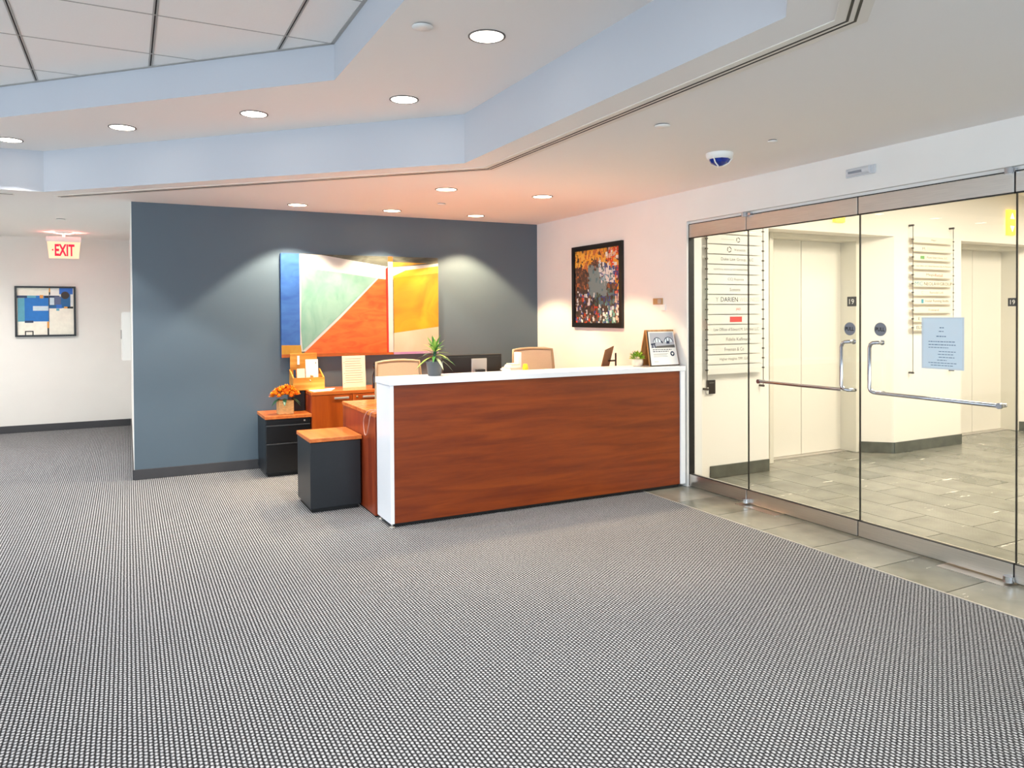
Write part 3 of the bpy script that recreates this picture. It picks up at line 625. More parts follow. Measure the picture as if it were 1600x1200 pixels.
B().box(4.75, YP-.0215, .885, 4.805, YP-.0195, .893).build('status_strip', 'ink_grey', t)
B().box(4.722, YP-.03, .79, 4.732, YP-.005, .85).build('bracket', 'white_plastic', t)

# ---------------------------------------------------------------- reception desk
DX0, DX1, DY0, DY1, DZ = 1.662, 4.365, 5.118, 5.45, 1.068
t = thing('reception_desk', 'long reception counter with cherry wood front and white top and sides', 'reception desk', (3.0, 5.28, 0))
B().box(DX0-.006, DY0-.006, DZ-.042, DX1, DY1, DZ).build('counter_top', 'white_laminate', t, bevel=.003)
B().box(DX0, DY0, .03, DX0+.028, DY1-.01, DZ-.042).build('side_panel', 'white_laminate', t, bevel=.002)
B().box(DX1-.055, DY0, .03, DX1-.003, DY1-.01, DZ-.042).build('side_panel', 'white_laminate', t, bevel=.002)
B().box(DX0+.0285, DY0+.012, .03, DX1-.056, DY0+.035, DZ-.043).build('front_panel', 'cherry_front', t)
B().box(DX0+.0285, DY1-.04, .03, DX1-.056, DY1-.015, DZ-.043).build('rear_panel', 'cherry_side', t)
B().box(DX0+.03, DY0+.03, .004, DX1-.06, DY1-.03, .03).build('plinth', 'black', t)
for yy in (DY0+.03, DY1-.05):
    B().lathe([(.02, .0), (.02, .006), (.007, .008), (.007, .03)], (DX0+.018, yy, 0), 14).build('glide', 'silver', t)
# work desk behind
WX, WY0, WY1, WZ = 1.654, 5.462, 6.41, .787
t = thing('work_desk', 'cherry wood work desk standing behind the reception counter', 'desk', (3.0, 5.94, 0))
B().box(WX-.004, WY0, WZ-.03, 4.35, WY1, WZ).build('worktop', 'cherry_top', t, bevel=.002)
B().box(WX, WY0+.005, .012, WX+.026, WY1-.01, WZ-.0305).build('side_panel', 'cherry_side', t, bevel=.001)
B().box(4.32, WY0+.005, .012, 4.346, WY1-.01, WZ-.0305).build('side_panel', 'cherry_side', t, bevel=.001)
B().box(WX+.027, WY0+.01, .2, 4.319, WY0+.03, WZ-.0305).build('modesty_panel', 'cherry_side', t)
B().box(WX+.002, WY0+.02, .0, WX+.02, WY1-.03, .012).build('foot_strip', 'black', t)
# red cable looped over the desk edge
pts = [(1.72, 5.60, .794), (1.66, 5.62, .794), (1.640, 5.66, .76), (1.636, 5.70, .70), (1.636, 5.69, .63), (1.636, 5.655, .60), (1.636, 5.61, .62), (1.637, 5.56, .70), (1.641, 5.53, .775), (1.66, 5.52, .794), (1.75, 5.53, .794)]
P2 = []
for i in range(len(pts)-1):
    p0, p1, p2, p3 = (Vector(pts[max(0, min(len(pts)-1, j))]) for j in (i-1, i, i+1, i+2))
    for k in range(4):
        u = k/4; P2.append(.5*((2*p1)+(p2-p0)*u+(2*p0-5*p1+4*p2-p3)*u*u+(3*p1-p0-3*p2+p3)*u**3))
o = B().tube(P2, .004, 6).build('cable', 'cable_red'); tag(o, 'thin reddish cable looped over the edge of the wooden work desk', 'cable')

# filing pedestals
def pedestal(x0, x1, y0, y1, lab, drawers):
    z1 = .548; t = thing('filing_pedestal', lab, 'filing pedestal', ((x0+x1)/2, (y0+y1)/2, 0))
    B().box(x0, y0+(.012 if drawers else 0), .03, x1, y1, z1).build('body', 'charcoal_metal', t, bevel=.005)
    B().box(x0+.02, y0+.03, 0, x1-.02, y1-.02, .03).build('base', 'black', t)
    tp = B().box(x0-.006, y0-.012, z1+.001, x1+.008, y1+.004, z1+.032).build('wood_top', 'cushion_top', t, bevel=.003)
    if drawers:
        B().box(x0+.006, y0, .50, x1-.006, y0+.011, .54).build('lock_rail', 'black_metal', t, bevel=.001)
        B().lathe([(.008, 0), (.008, -.004)], (x1-.06, y0, .522), 12, axis='y').build('lock', 'silver', t)
        for za, zb in ((.325, .492), (.045, .318)):
            d = B().box(x0+.006, y0-.004, za, x1-.006, y0+.011, zb).build('drawer', 'black_metal', t, bevel=.003)
            B().box(x0+.006, y0-.012, zb-.012, x1-.006, y0-.004, zb-.003).build('pull_lip', 'dark_edge', d, bevel=.002)
    return t
pedestal(1.243, 1.64, 5.805, 6.29, 'black filing pedestal with orange wood top, nearest the viewer beside the counter', False)
pedestal(1.150, 1.572, 7.300, 7.77, 'black two-drawer filing pedestal with orange wood top carrying the flowers', True)

# credenza against the blue wall
t = thing('credenza', 'cherry wood credenza with bar handles against the blue wall', 'credenza', (2.6, 7.54, 0))
CX0, CX1, CY0, CY1, CZ = 1.582, 3.60, 7.315, 7.78, .785
B().box(CX0, CY0+.02, .03, CX1, CY1, CZ-.032).build('carcass', 'cherry_side', t)
B().box(CX0-.003, CY0-.006, CZ-.032, CX1+.003, CY1, CZ).build('top', 'cherry_top', t, bevel=.002)
B().box(CX0+.03, CY0+.05, 0, CX1-.03, CY1-.03, .03).build('plinth', 'black', t)
xx = [CX0+.002, CX0+.405, CX0+.8, CX0+1.2, CX0+1.6, CX1-.002]
for i, (a, b_) in enumerate(zip(xx, xx[1:])):
    d = B().box(a+.002, CY0, .035, b_-.002, CY0+.019, CZ-.036).build('cabinet_door', 'cherry_door', t, bevel=.001)
    h0 = b_-.185 if i == 0 else a+.10
    hh = B().box(h0, CY0-.028, CZ-.078, h0+.145, CY0-.018, CZ-.058).build('handle', 'silver', d, bevel=.003)
    B().box(h0+.01, CY0-.02, CZ-.073, h0+.022, CY0, CZ-.063).box(h0+.123, CY0-.02, CZ-.073, h0+.135, CY0, CZ-.063).split('handle_post', 'silver', d)
    if i == 1: B().lathe([(.011, 0), (.011, -.006), (.004, -.008)], (a+.05, CY0, CZ-.066), 14, axis='y').build('lock', 'brass', d)

# black box under the organiser
o = B().box(1.44, 7.56, .582, 1.575, 7.76, .784).build('storage_box', 'black_metal', bevel=.006); tag(o, 'plain black box standing on the far pedestal behind the orange flowers', 'box')
# wooden organiser
OX0, OX1, OY0, OY1, OZ = 1.455, 1.765, 7.535, 7.75, .787
t = thing('desk_organizer', 'honey-coloured wooden mail organiser with open compartments', 'organizer', (1.61, 7.62, OZ))
B().box(OX0, OY0, OZ, OX1, OY0+.012, OZ+.125).build('front_board', 'honey', t, bevel=.002)
B().box(OX0, OY0+.012, OZ, OX1, OY1, OZ+.01).build('bottom_board', 'honey', t)
B().box(OX0+.01, OY1-.012, OZ, OX1-.03, OY1, OZ+.36).build('back_board', 'honey', t, bevel=.002)
for x in (OX0, OX1-.012):
    B().add([(x, OY0+.012, OZ), (x+.012, OY0+.012, OZ), (x+.012, OY1-.012, OZ), (x, OY1-.012, OZ), (x, OY0+.012, OZ+.125), (x+.012, OY0+.012, OZ+.125), (x+.012, OY1-.012, OZ+.20), (x, OY1-.012, OZ+.20)],
            [(3, 2, 1, 0), (4, 5, 6, 7), (0, 1, 5, 4), (1, 2, 6, 5), (2, 3, 7, 6), (3, 0, 4, 7)]).build('side_board', 'honey', t)
B().box(OX0+.19, OY0+.012, OZ+.01, OX0+.2, OY1-.012, OZ+.14).build('divider', 'honey', t)
B().box(OX0+.012, OY0+.11, OZ+.01, OX1-.012, OY0+.118, OZ+.15).build('divider', 'honey', t)
B().lathe([(.009, 0), (.009, -.006), (.0001, -.01)], ((OX0+OX1)/2+.01, OY0, OZ+.095), 12, axis='y').build('latch', 'brass', t)
def leaning(name, lab, cat, x0, x1, yb, z0, z1, lean, m, marks=()):
    t = thing(name, lab, cat, ((x0+x1)/2, yb, z0)); H_ = z1-z0
    def P(u, v, d=0): return (x0+(x1-x0)*u, yb+lean*v-d, z0+H_*v)
    B().add([P(0, 0), P(1, 0), P(1, 1), P(0, 1), P(0, 0, -.003), P(1, 0, -.003), P(1, 1, -.003), P(0, 1, -.003)],
            [(0, 1, 2, 3), (7, 6, 5, 4), (0, 4, 5, 1), (1, 5, 6, 2), (2, 6, 7, 3), (3, 7, 4, 0)]).build('sheet', m, t)
    if marks:
        bb = B()
        for (u0, u1, v0, v1) in marks: bb.quad(P(u0, v0, .001), P(u1, v0, .001), P(u1, v1, .001), P(u0, v1, .001))
        bb.build('print', 'ink_pale', t)['kind'] = 'stuff'
    return t
leaning('greeting_card', 'tall cream card standing in the left compartment of the organiser', 'card', 1.50, 1.578, 7.56, OZ+.012, OZ+.215, .02, 'paper_cream')
leaning('envelope', 'large white envelope standing in the right of the organiser', 'envelope', 1.60, 1.725, 7.625, OZ+.012, OZ+.30, .03, 'paper', [(.78, .86, .84, .9)])
leaning('name_tag', 'narrow white tag fixed high on the organiser back board', 'tag', 1.535, 1.558, 7.732, OZ+.245, OZ+.335, .0, 'paper')
leaning('photo_card', 'small dark blue card at the left end of the organiser', 'card', 1.475, 1.50, 7.60, OZ+.012, OZ+.20, .03, 'ink_navy')
rows = [(.12, .88-.1*random.random(), v, v+.012) for v in [.9-.075*i for i in range(11)]]
leaning('certificate', 'cream printed sheet standing upright on the credenza against the wall', 'sheet of paper', 1.972, 2.215, 7.62, CZ, CZ+.325, .03, 'paper_cream', rows+[(.06, .1, .78, .8), (.06, .1, .44, .46), (.06, .1, .12, .14)])
o = B().prism([(1.615, 7.335), (1.80, 7.395), (1.885, 7.60), (1.60, 7.60)], CZ+.0005, CZ+.003).build('loose_paper', 'paper'); tag(o, 'white sheet lying flat on the left end of the credenza', 'sheet of paper')
t = thing('bottle', 'slim dark bottle on the credenza just left of the chair back', 'bottle', (2.245, 7.40, CZ))
B().lathe([(.026, 0), (.028, .01), (.028, .13), (.012, .175), (.011, .2)], (2.245, 7.40, CZ), 18).build('body', 'bottle_dark', t)
B().lathe([(.014, .2), (.022, .215), (.022, .245), (.008, .268)], (2.245, 7.40, CZ), 14).build('stopper', 'bottle_dark', t)

# flowers in woven planter on the far pedestal
FX, FY, FZ = 1.352, 7.41, .5805
t = thing('flower_planter', 'woven planter with a bunch of orange silk flowers', 'flower planter', (FX, FY, FZ))
B().prism([(FX-.072, FY-.06), (FX+.072, FY-.06), (FX+.072, FY+.06), (FX-.072, FY+.06)], FZ, FZ+.135).build('planter', 'woven', t, bevel=.006)
for i in range(46):
    a = i*2.39996; r_ = .125*math.sqrt((i+.5)/46); cx_, cy_ = FX+r_*math.cos(a)*1.05, FY+r_*math.sin(a)*.65; cz_ = FZ+.15+.10*(1-(r_/.14)**2)+random.uniform(-.01, .01)
    bb = B(); c0 = Vector((cx_, cy_, cz_)); vs = [c0]; fs_ = []; R_ = .036
    for ringi, (cnt, el) in enumerate(((6, .15), (5, .7), (3, 1.2))):
        for k in range(cnt):
            b0 = 2*math.pi*k/cnt+random.random(); d = Vector((math.cos(b0)*math.cos(el), math.sin(b0)*math.cos(el), math.sin(el))); sd_ = Vector((-math.sin(b0), math.cos(b0), 0))*.016; n0 = len(vs)
            vs += [c0+d*R_*.6-sd_, c0+d*R_+Vector((0, 0, .004)), c0+d*R_*.6+sd_]; fs_.append((0, n0, n0+1, n0+2))
    bb.add(vs, fs_); bb.m = [random.choice((0, 0, 1, 1, 1, 2)) for _ in fs_]
    bb.build('blossom', ['petal', 'petal_gold', 'petal_red'], t)
def leaf(bd, base, d, length, width, droop, m=0, n=5):
    base, d = Vector(base), Vector(d).normalized(); sd_ = d.cross(Vector((0, 0, 1)))
    sd_ = sd_.normalized() if sd_.length > 1e-3 else Vector((1, 0, 0)); L_, R_, C_ = [], [], []
    for i in range(n+1):
        u = i/n; p = base+d*length*u+Vector((0, 0, -droop*length*u*u)); wv = width*math.sin(math.pi*(.12+.88*u))**.8 if u < 1 else 0.0005
        L_.append(p-sd_*wv/2+Vector((0, 0, wv*.15))); R_.append(p+sd_*wv/2+Vector((0, 0, wv*.15))); C_.append(p)
    vs = L_+C_+R_; k = n+1
    bd.add(vs, [f for i in range(n) for f in ((i, k+i, k+i+1, i+1), (k+i, 2*k+i, 2*k+i+1, k+i+1))], m, True)
for d in ((-1, -.5, -.15), (-.8, -.6, .1), (1, -.4, -.3), (.9, -.5, .05), (-.2, -1, -.1)):
    bb = B(); leaf(bb, (FX+.05*d[0], FY+.04*d[1], FZ+.15), d, .10, .035, .55); bb.build('leaf', 'leaf_dark', t)

# ---------------------------------------------------------------- task chairs
def chair(x, y, rz, ztop, lab):
    t = thing('task_chair', lab, 'office chair', (x, y, 0), rz, group='task chairs behind the counter')
    def lb(bd, name, m, par=None, bev=0): return bd.build(name, m, par or t, bevel=bev, local=True)
    zs = .48; zb0, zb1 = .58, ztop
    def bp(u, v, d=0):          # backrest surface: u -1..1, v 0..1, slightly curved
        wv = .255-.03*v; return (u*wv, .25+.05*v-.05*(1-u*u)*0+.035*(1-u*u)-d, zb0+(zb1-zb0)*v+(.012*(1-u*u) if v > .9 else 0))
    n_, k_ = 8, 8; vs = [bp(-1+2*i/n_, j/k_) for j in range(k_+1) for i in range(n_+1)]; vb = [(a, b2+.012, c) for a, b2, c in vs]; q = n_+1
    fs_ = [(j*q+i, j*q+i+1, (j+1)*q+i+1, (j+1)*q+i) for j in range(k_) for i in range(n_)]; N = len(vs)
    bd = B(); bd.add(vs+vb, fs_+[tuple(N+i for i in f[::-1]) for f in fs_], 0, True); mesh_ = lb(bd, 'back_mesh', 'beige_mesh')
    loop = [bp(-1, j/6) for j in range(7)]+[bp(-1+2*i/6, 1) for i in range(1, 7)]+[bp(1, 1-j/6) for j in range(1, 7)]+[bp(1-2*i/6, 0) for i in range(1, 7)]
    lb(B().tube([(a, b2+.006, c) for a, b2, c in loop], .016, 8, caps=False), 'back_frame', 'beige_frame')
    lb(B().tube([(0, .31, .85), (0, .34, .6), (0, .2, .44), (0, .0, .43)], .022, 8), 'back_support', 'charcoal_metal')
    lb(B().box(-.24, -.24, zs-.05, .24, .22, zs), 'seat', 'chair_seat', bev=.02)
    lb(B().tube([(0, 0, .10), (0, 0, .43)], .025, 12), 'gas_lift', 'black_metal')
    for k in range(5):
        a = 2*math.pi*k/5+.3; c, s2 = math.cos(a), math.sin(a)
        l_ = lb(B().tube([(0, 0, .11), (.16*c, .16*s2, .10), (.29*c, .29*s2, .075)], [.024, .02, .014], 8), 'base_leg', 'charcoal_metal')
        lb(B().lathe([(.028, -.012), (.03, 0), (.028, .012)], (.29*c, .29*s2, .0302), 12, axis='x'), 'caster', 'black', l_)
    for sx in (-1, 1):
        lb(B().tube([(sx*.22, .05, zs-.03), (sx*.3, .05, zs-.02), (sx*.3, .05, .66)], .014, 8), 'arm_post', 'charcoal_metal')
        lb(B().box(sx*.3-.035, -.14, .66, sx*.3+.035, .1, .685), 'arm_pad', 'black_metal', bev=.01)
    return t
chair(2.37, 6.72-.1, .12, 1.075, 'beige mesh task chair behind the dark potted plant and monitor')
chair(3.80, 6.70-.1, -.06, 1.155, 'beige mesh task chair right of the monitor, closer to the white wall')

# ---------------------------------------------------------------- things on the desks
t = thing('monitor', 'black computer monitor seen from behind over the counter', 'monitor', (2.645, 5.86, WZ))
B().box(2.367, 5.85, .862, 2.922, 5.885, 1.187).build('housing', 'monitor_black', t, bevel=.006)
B().box(2.375, 5.8455, 1.163, 2.914, 5.8505, 1.168).build('top_seam', 'monitor_band', t)
B().box(2.628, 5.838, 1.02, 2.772, 5.8495, 1.152).build('mount_cover', 'silver', t, bevel=.003)
B().box(2.40, 5.886, .88, 2.89, 5.888, 1.17).build('screen', 'black', t)
B().box(2.66, 5.80, WZ+.012, 2.74, 5.838, 1.06).build('neck', 'monitor_band', t, bevel=.004)
B().box(2.54, 5.79, WZ, 2.86, 5.95, WZ+.012).build('foot', 'monitor_band', t, bevel=.004)
t = thing('document_tray', 'grey letter tray stand on the desk between monitor and chair', 'letter tray', (2.915, 5.67, WZ))
for z in (0, .12, .24): B().box(2.83, 5.57, WZ+z, 3.0, 5.77, WZ+z+.006).build('shelf', 'grey_plastic', t)
for x in (2.83, 2.995): B().box(x, 5.57, WZ+.006, x+.005, 5.77, WZ+.25).build('side', 'grey_plastic', t)
for i in range(7):
    a = random.uniform(-.25, .25); c, s2 = math.cos(a), math.sin(a); w_, h_ = .075-.006*i, .09; x0_, z0_ = 2.915+.004*i, WZ+.2462+i*.011
    o = B().prism([(x0_+c*u*w_-s2*v*h_, 5.665+s2*u*w_*.8+c*v*h_*.8) for u, v in ((-1, -1), (1, -1), (1, 1), (-1, 1))], z0_, z0_+.0105).build('paper_pad', 'paper' if i % 3 else 'paper_cream')
    tag(o, 'white paper pad in the loose pile left of the chair, %s' % ('lowest of the pile', 'second lowest of the pile', 'third from the bottom', 'middle of the pile', 'third from the top', 'second from the top', 'topmost of the pile')[i], 'paper pad', 'paper pads in the pile')
o = B().lathe([(.022, 0), (.024, .02), (.024, .30), (.016, .325)], (2.985, 5.53, WZ), 18).build('tape_tube', 'yellow'); tag(o, 'small yellow container beside the white paper pile', 'container')
o = B().box(3.006, 5.70, WZ, 3.04, 5.78, 1.20).build('file_holder', 'white_plastic', bevel=.004); tag(o, 'upright white file box just left of the right chair', 'file box')

# spiky plant on the counter
PX, PY, PZ = 2.075, 5.30, DZ
t = thing('potted_plant', 'spiky green plant in a dark grey pot on the counter', 'potted plant', (PX, PY, PZ))
B().lathe([(.046, 0), (.049, .003), (.066, .108), (.068, .112), (.062, .112), (.060, .10), (.0001, .098)], (PX, PY, PZ), 28).build('pot', 'pot_grey', t)
B().lathe([(.06, .099), (.03, .106), (.0001, .108)], (PX, PY, PZ), 18).build('soil', 'soil', t)
B().tube([(PX, PY, PZ+.10), (PX+.004, PY, PZ+.2)], [.014, .011], 8).build('stem', 'leaf_dark', t)
for i in range(34):
    u = i/33; a = i*2.39996; el = -.1+1.35*u; d = (math.cos(a)*math.cos(el), math.sin(a)*math.cos(el), math.sin(el)); bb = B()
    leaf(bb, (PX+.003, PY, PZ+.13+.075*u), d, .15+.02*math.sin(i*1.7)-.02*u, .024, .5*(1-u)+.1)
    bb.build('leaf', ('leaf_dark', 'leaf_green', 'leaf_pale', 'leaf_dark', 'leaf_light', 'leaf_green')[i % 6] if u < .6 else ('leaf_light', 'leaf_green')[i % 2], t)
# small moss plant
MX, MY, MZ = 3.985, 5.31, DZ
t = thing('moss_plant', 'small bushy lime green plant in a pale round pot', 'potted plant', (MX, MY, MZ))
B().lathe([(.034, 0), (.047, .012), (.054, .035), (.05, .06), (.046, .066), (.042, .06), (.0001, .055)], (MX, MY, MZ), 24).build('pot', 'pot_white', t)
bb = B()
for i in range(420):
    a = random.uniform(0, 2*math.pi); el = math.asin(random.uniform(-.05, 1)); R_ = random.uniform(.35, 1)
    d = Vector((math.cos(a)*math.cos(el), math.sin(a)*math.cos(el), math.sin(el)*.95)); p = Vector((MX, MY, MZ+.07))+Vector((d.x*.064, d.y*.064, d.z*.062))*R_
    s1 = d.cross(Vector((random.random()-.5, random.random()-.5, random.random()))).normalized()*.004
    bb.add([p-s1, p+d*.022, p+s1], [(0, 1, 2)], random.choice((0, 0, 1)))
o = bb.build('foliage', ['moss', 'moss_light'], t); o['kind'] = 'stuff'
# A-frame poster stand
AX0, AX1, AY, AZ0, AZ1 = 4.055, 4.352, 5.20, DZ+.001, DZ+.318
t = thing('poster_stand', 'wooden A-frame counter stand holding a printed poster', 'poster stand', ((AX0+AX1)/2, 5.26, DZ))
def AP(u, v, d=0, lean=.07):
    tap = .012*(1-v); return (AX0-tap+(AX1-AX0+2*tap)*u, AY+lean*v-d, AZ0+(AZ1-AZ0)*v)
def slab(u0, u1, v0, v1, d0, d1, nm, m, par, flip=1):
    def q(u, v, d):
        p = AP(u, v, d); return p if flip > 0 else (p[0], 2*5.285-p[1], p[2])
    vs = [q(u0, v0, d0), q(u1, v0, d0), q(u1, v1, d0), q(u0, v1, d0), q(u0, v0, d1), q(u1, v0, d1), q(u1, v1, d1), q(u0, v1, d1)]
    return B().add(vs, [(0, 1, 2, 3), (7, 6, 5, 4), (0, 4, 5, 1), (1, 5, 6, 2), (2, 6, 7, 3), (3, 7, 4, 0)]).build(nm, m, par)
slab(0, 1, 0, 1, 0, -.012, 'front_board', 'light_wood', t); slab(0, 1, 0, 1, 0, -.010, 'rear_board', 'light_wood', t, -1)
slab(0, .04, 0, 1, .004, -.001, 'side_rail', 'frame_brown', t); slab(0, 1, 0, .025, .006, -.001, 'bottom_rail', 'frame_brown', t); slab(.0, 1, .955, 1, .004, -.001, 'top_rail', 'light_wood', t)
ps = slab(.045, .985, .03, .95, .003, .0005, 'poster', 'paper', t)
slab(.09, .95, .50, .92, .0035, .003, 'poster_photo', 'photo_grey', ps)
pb = B()
def pq(bd, pts, m=0, d=.0042): bd.add([AP(u, v, d) for u, v in pts], [tuple(range(len(pts)))], m)
for cu_, cv_, ru, rv_ in ((.34, .655, .15, .14), (.75, .655, .17, .145)):
    for k in range(12):
        a0, a1 = math.pi*k/12, math.pi*(k+1)/12
        pq(pb, [(cu_-ru*math.cos(a0), cv_+rv_*math.sin(a0)), (cu_-ru*.86*math.cos(a0), cv_+rv_*.86*math.sin(a0)), (cu_-ru*.86*math.cos(a1), cv_+rv_*.86*math.sin(a1)), (cu_-ru*math.cos(a1), cv_+rv_*math.sin(a1))], 0)
        pq(pb, [(cu_, cv_), (cu_-ru*.86*math.cos(a0), cv_+rv_*.86*math.sin(a0)), (cu_-ru*.86*math.cos(a1), cv_+rv_*.86*math.sin(a1))], 1)
    for du in (-.08, .02): pq(pb, [(cu_+du, cv_), (cu_+du+.025, cv_), (cu_+du+.025, cv_+.11), (cu_+du, cv_+.11)], 0, .0044)
for q in ([(.1, .58), (.26, .60), (.26, .64), (.1, .62)], [(.13, .5), (.17, .5), (.18, .6), (.14, .6)], [(.24, .5), (.28, .5), (.24, .6), (.2, .6)], [(.49, .63), (.55, .62), (.52, .69), (.47, .69)], [(.66, .61), (.78, .61), (.76, .69), (.67, .68)]): pq(pb, q, 0, .0046)
pq(pb, [(.28, .5), (.95, .5), (.95, .58), (.28, .55)], 2, .004)
for v, u1, hh in ((.44, .82, .02), (.39, .70, .02)):
    u = .14
    while u < u1: w_ = random.uniform(.04, .09); pq(pb, [(u, v), (min(u1, u+w_), v), (min(u1, u+w_), v+hh), (u, v+hh)], 0); u += w_+.018
for v, u1 in ((.33, .66), (.30, .62), (.26, .64), (.12, .3)): pq(pb, [(.15, v), (u1, v), (u1, v+.01), (.15, v+.01)], 3)
pq(pb, [(.82+.075*math.cos(2*math.pi*k/20), .33+.068*math.sin(2*math.pi*k/20)) for k in range(20)], 0, .0044)
pq(pb, [(.82, .29), (.855, .335), (.85, .355), (.83, .36), (.82, .35), (.81, .36), (.79, .355), (.785, .335)], 4, .0048)
pb.build('poster_print', ['ink_navy', 'paper_edge', 'ink_grey', 'ink_pale', 'paper'], ps)['kind'] = 'stuff'
# tilted display behind the counter
t = thing('tablet_display', 'brown-backed tilted desk display left of the small lime plant', 'display', (3.86, 5.62, WZ))
bd = B()
a_, b2_, c_, d_ = Vector((3.80, 5.60, 1.02)), Vector((3.925, 5.66, 1.03)), Vector((3.985, 5.66, 1.235)), Vector((3.855, 5.60, 1.205)); th = Vector((-.004, .012, -.002))
bd.add([a_, b2_, c_, d_, a_+th, b2_+th, c_+th, d_+th], [(0, 1, 2, 3), (7, 6, 5, 4), (0, 4, 5, 1), (1, 5, 6, 2), (2, 6, 7, 3), (3, 7, 4, 0)]).build('display_panel', 'tablet_brown', t)
B().box(3.992, 5.65, WZ, 4.008, 5.66, 1.17).build('stand', 'monitor_black', t, bevel=.003)
B().box(3.86, 5.58, WZ, 4.03, 5.72, WZ+.012).build('foot', 'monitor_black', t, bevel=.003)
B().tube([(3.985, 5.65, 1.1), (3.88, 5.645, 1.1)], .008, 8).build('hinge', 'monitor_black', t)

# ---------------------------------------------------------------- pictures
def to_canvas(zx, zy):
    u = (zx-57)/1446; yt = 90+40*u; yb = 1065-58*u; return u, (zy-yt)/(yb-yt)
PX0, PX1, PZ0, PZ1, PYF = 1.385, 3.087, 1.105, 2.165, YB-.042
t = thing('abstract_painting', 'large abstract canvas of blue, mint, orange and yellow shapes on the blue wall', 'painting', ((PX0+PX1)/2, YB, PZ0))
B().box(PX0, PYF, PZ0, PX1, YB-.001, PZ1).build('stretched_canvas', 'p_blue', t)
pn = ['p_olive', 'p_blue', 'p_gold', 'p_rust', 'p_white', 'p_mint', 'p_orange', 'p_red', 'p_amber', 'p_yellow', 'p_cream', 'p_lilac']
sh = [('p_olive', [(57, 90), (1503, 130), (1503, 1007), (57, 1065)]), ('p_white', [(215, 96), (400, 104), (1010, 212), (1010, 1000), (215, 1005)]), ('p_blue', [(57, 90), (216, 94), (214, 400), (216, 945), (57, 948)]),
      ('p_gold', [(57, 948), (220, 945), (230, 1030), (57, 1038)]), ('p_rust', [(57, 1034), (230, 1028), (640, 1012), (1060, 1004), (1060, 1026), (57, 1065)]),
      ('p_mint', [(232, 222), (560, 268), (905, 318), (560, 668), (236, 1000), (222, 800), (228, 500)]), ('p_orange', [(920, 322), (1000, 330), (1008, 1008), (640, 1014), (236, 1030), (570, 690)]),
      ('p_red', [(988, 232), (1010, 214), (1018, 1004), (996, 1008)]), ('p_white', [(1010, 165), (1056, 165), (1058, 1004), (1014, 1004)]), ('p_rust', [(1012, 118), (1054, 118), (1056, 165), (1010, 165)]),
      ('p_gold', [(1056, 168), (1400, 180), (1056, 216)]), ('p_white', [(1058, 216), (1400, 192), (1503, 180), (1503, 330), (1058, 330)]), ('p_yellow', [(1180, 245), (1503, 205), (1503, 330), (1060, 330), (1060, 300)]), ('p_amber', [(1062, 316), (1503, 268), (1503, 764), (1064, 826)]),
      ('p_cream', [(1062, 826), (1503, 764), (1503, 990), (1060, 1004)]), ('p_lilac', [(1060, 1004), (1503, 986), (1503, 1007), (1060, 1030)])]
bb = B()
for i, (m, pts) in enumerate(sh):
    q = []
    for p in pts:
        u, v = to_canvas(*p); q.append((PX0+min(1, max(0, u))*(PX1-PX0), PYF-.0004*(i+1), PZ1-min(1, max(0, v))*(PZ1-PZ0)))
    bb.add(q[::-1], [tuple(range(len(q)))], pn.index(m))
bb.build('painted_surface', pn, t)['kind'] = 'stuff'

# framed mosaic-like print on the right wall
AYa, AYb, AZa, AZb = 6.045, 6.975, 1.387, 2.259
t = thing('framed_print', 'black framed portrait print of colourful dabs on the white wall', 'framed picture', (XW, 6.5, AZa))
fw_ = .05
B().box(XW-.03, AYa, AZa, XW, AYa+fw_, AZb).box(XW-.03, AYb-fw_, AZa, XW, AYb, AZb).box(XW-.03, AYa+fw_, AZa, XW, AYb-fw_, AZa+fw_).box(XW-.03, AYa+fw_, AZb-fw_, XW, AYb-fw_, AZb).split('frame', 'frame_black', t)
cols = ['#5c4234', '#8a5a3c', '#e8a02c', '#f0b84a', '#d9481e', '#e6e4de', '#8fb4c0', '#5e7f86', '#7f9190', '#56664f', '#3f4f8c', '#5a3f7a', '#6faa9a', '#3a332e', '#c9733a', '#d8b8a0']
for i, c in enumerate(cols): mat('dab_%d' % i, c, .4)
bb = B(); rnd = random.Random(3); bb.quad((XW-.012, AYb-fw_, AZa+fw_), (XW-.012, AYa+fw_, AZa+fw_), (XW-.012, AYa+fw_, AZb-fw_), (XW-.012, AYb-fw_, AZb-fw_), m=0)
def pick(u, v):       # u left->right, v top->bottom
    g = rnd.random
    if v < .2+.06*math.sin(u*9): return rnd.choice((2, 2, 3, 3, 14)) if u < .72 else rnd.choice((4, 4, 5, 15, 2))
    if u > .9: return rnd.choice((2, 4, 11, 11, 15)) if v < .6 else rnd.choice((15, 15, 10, 5))
    if .55 < u < .92 and v < .48: return rnd.choice((5, 5, 5, 6, 7, 5, 10))
    if .33 < u < .72 and .24 < v < .62: return rnd.choice((8, 8, 7, 8))
    if u > .45 and .55 < v < .75: return rnd.choice((9, 9, 13, 10, 7))
    if u > .55 and v >= .75: return rnd.choice((12, 12, 10, 7, 13, 5))
    if v > .55: return rnd.choice((13, 13, 10, 4, 5, 0, 0, 1, 13)) if u < .55 else rnd.choice((13, 9))
    return rnd.choice((0, 0, 0, 1, 1, 13, 0, 14))
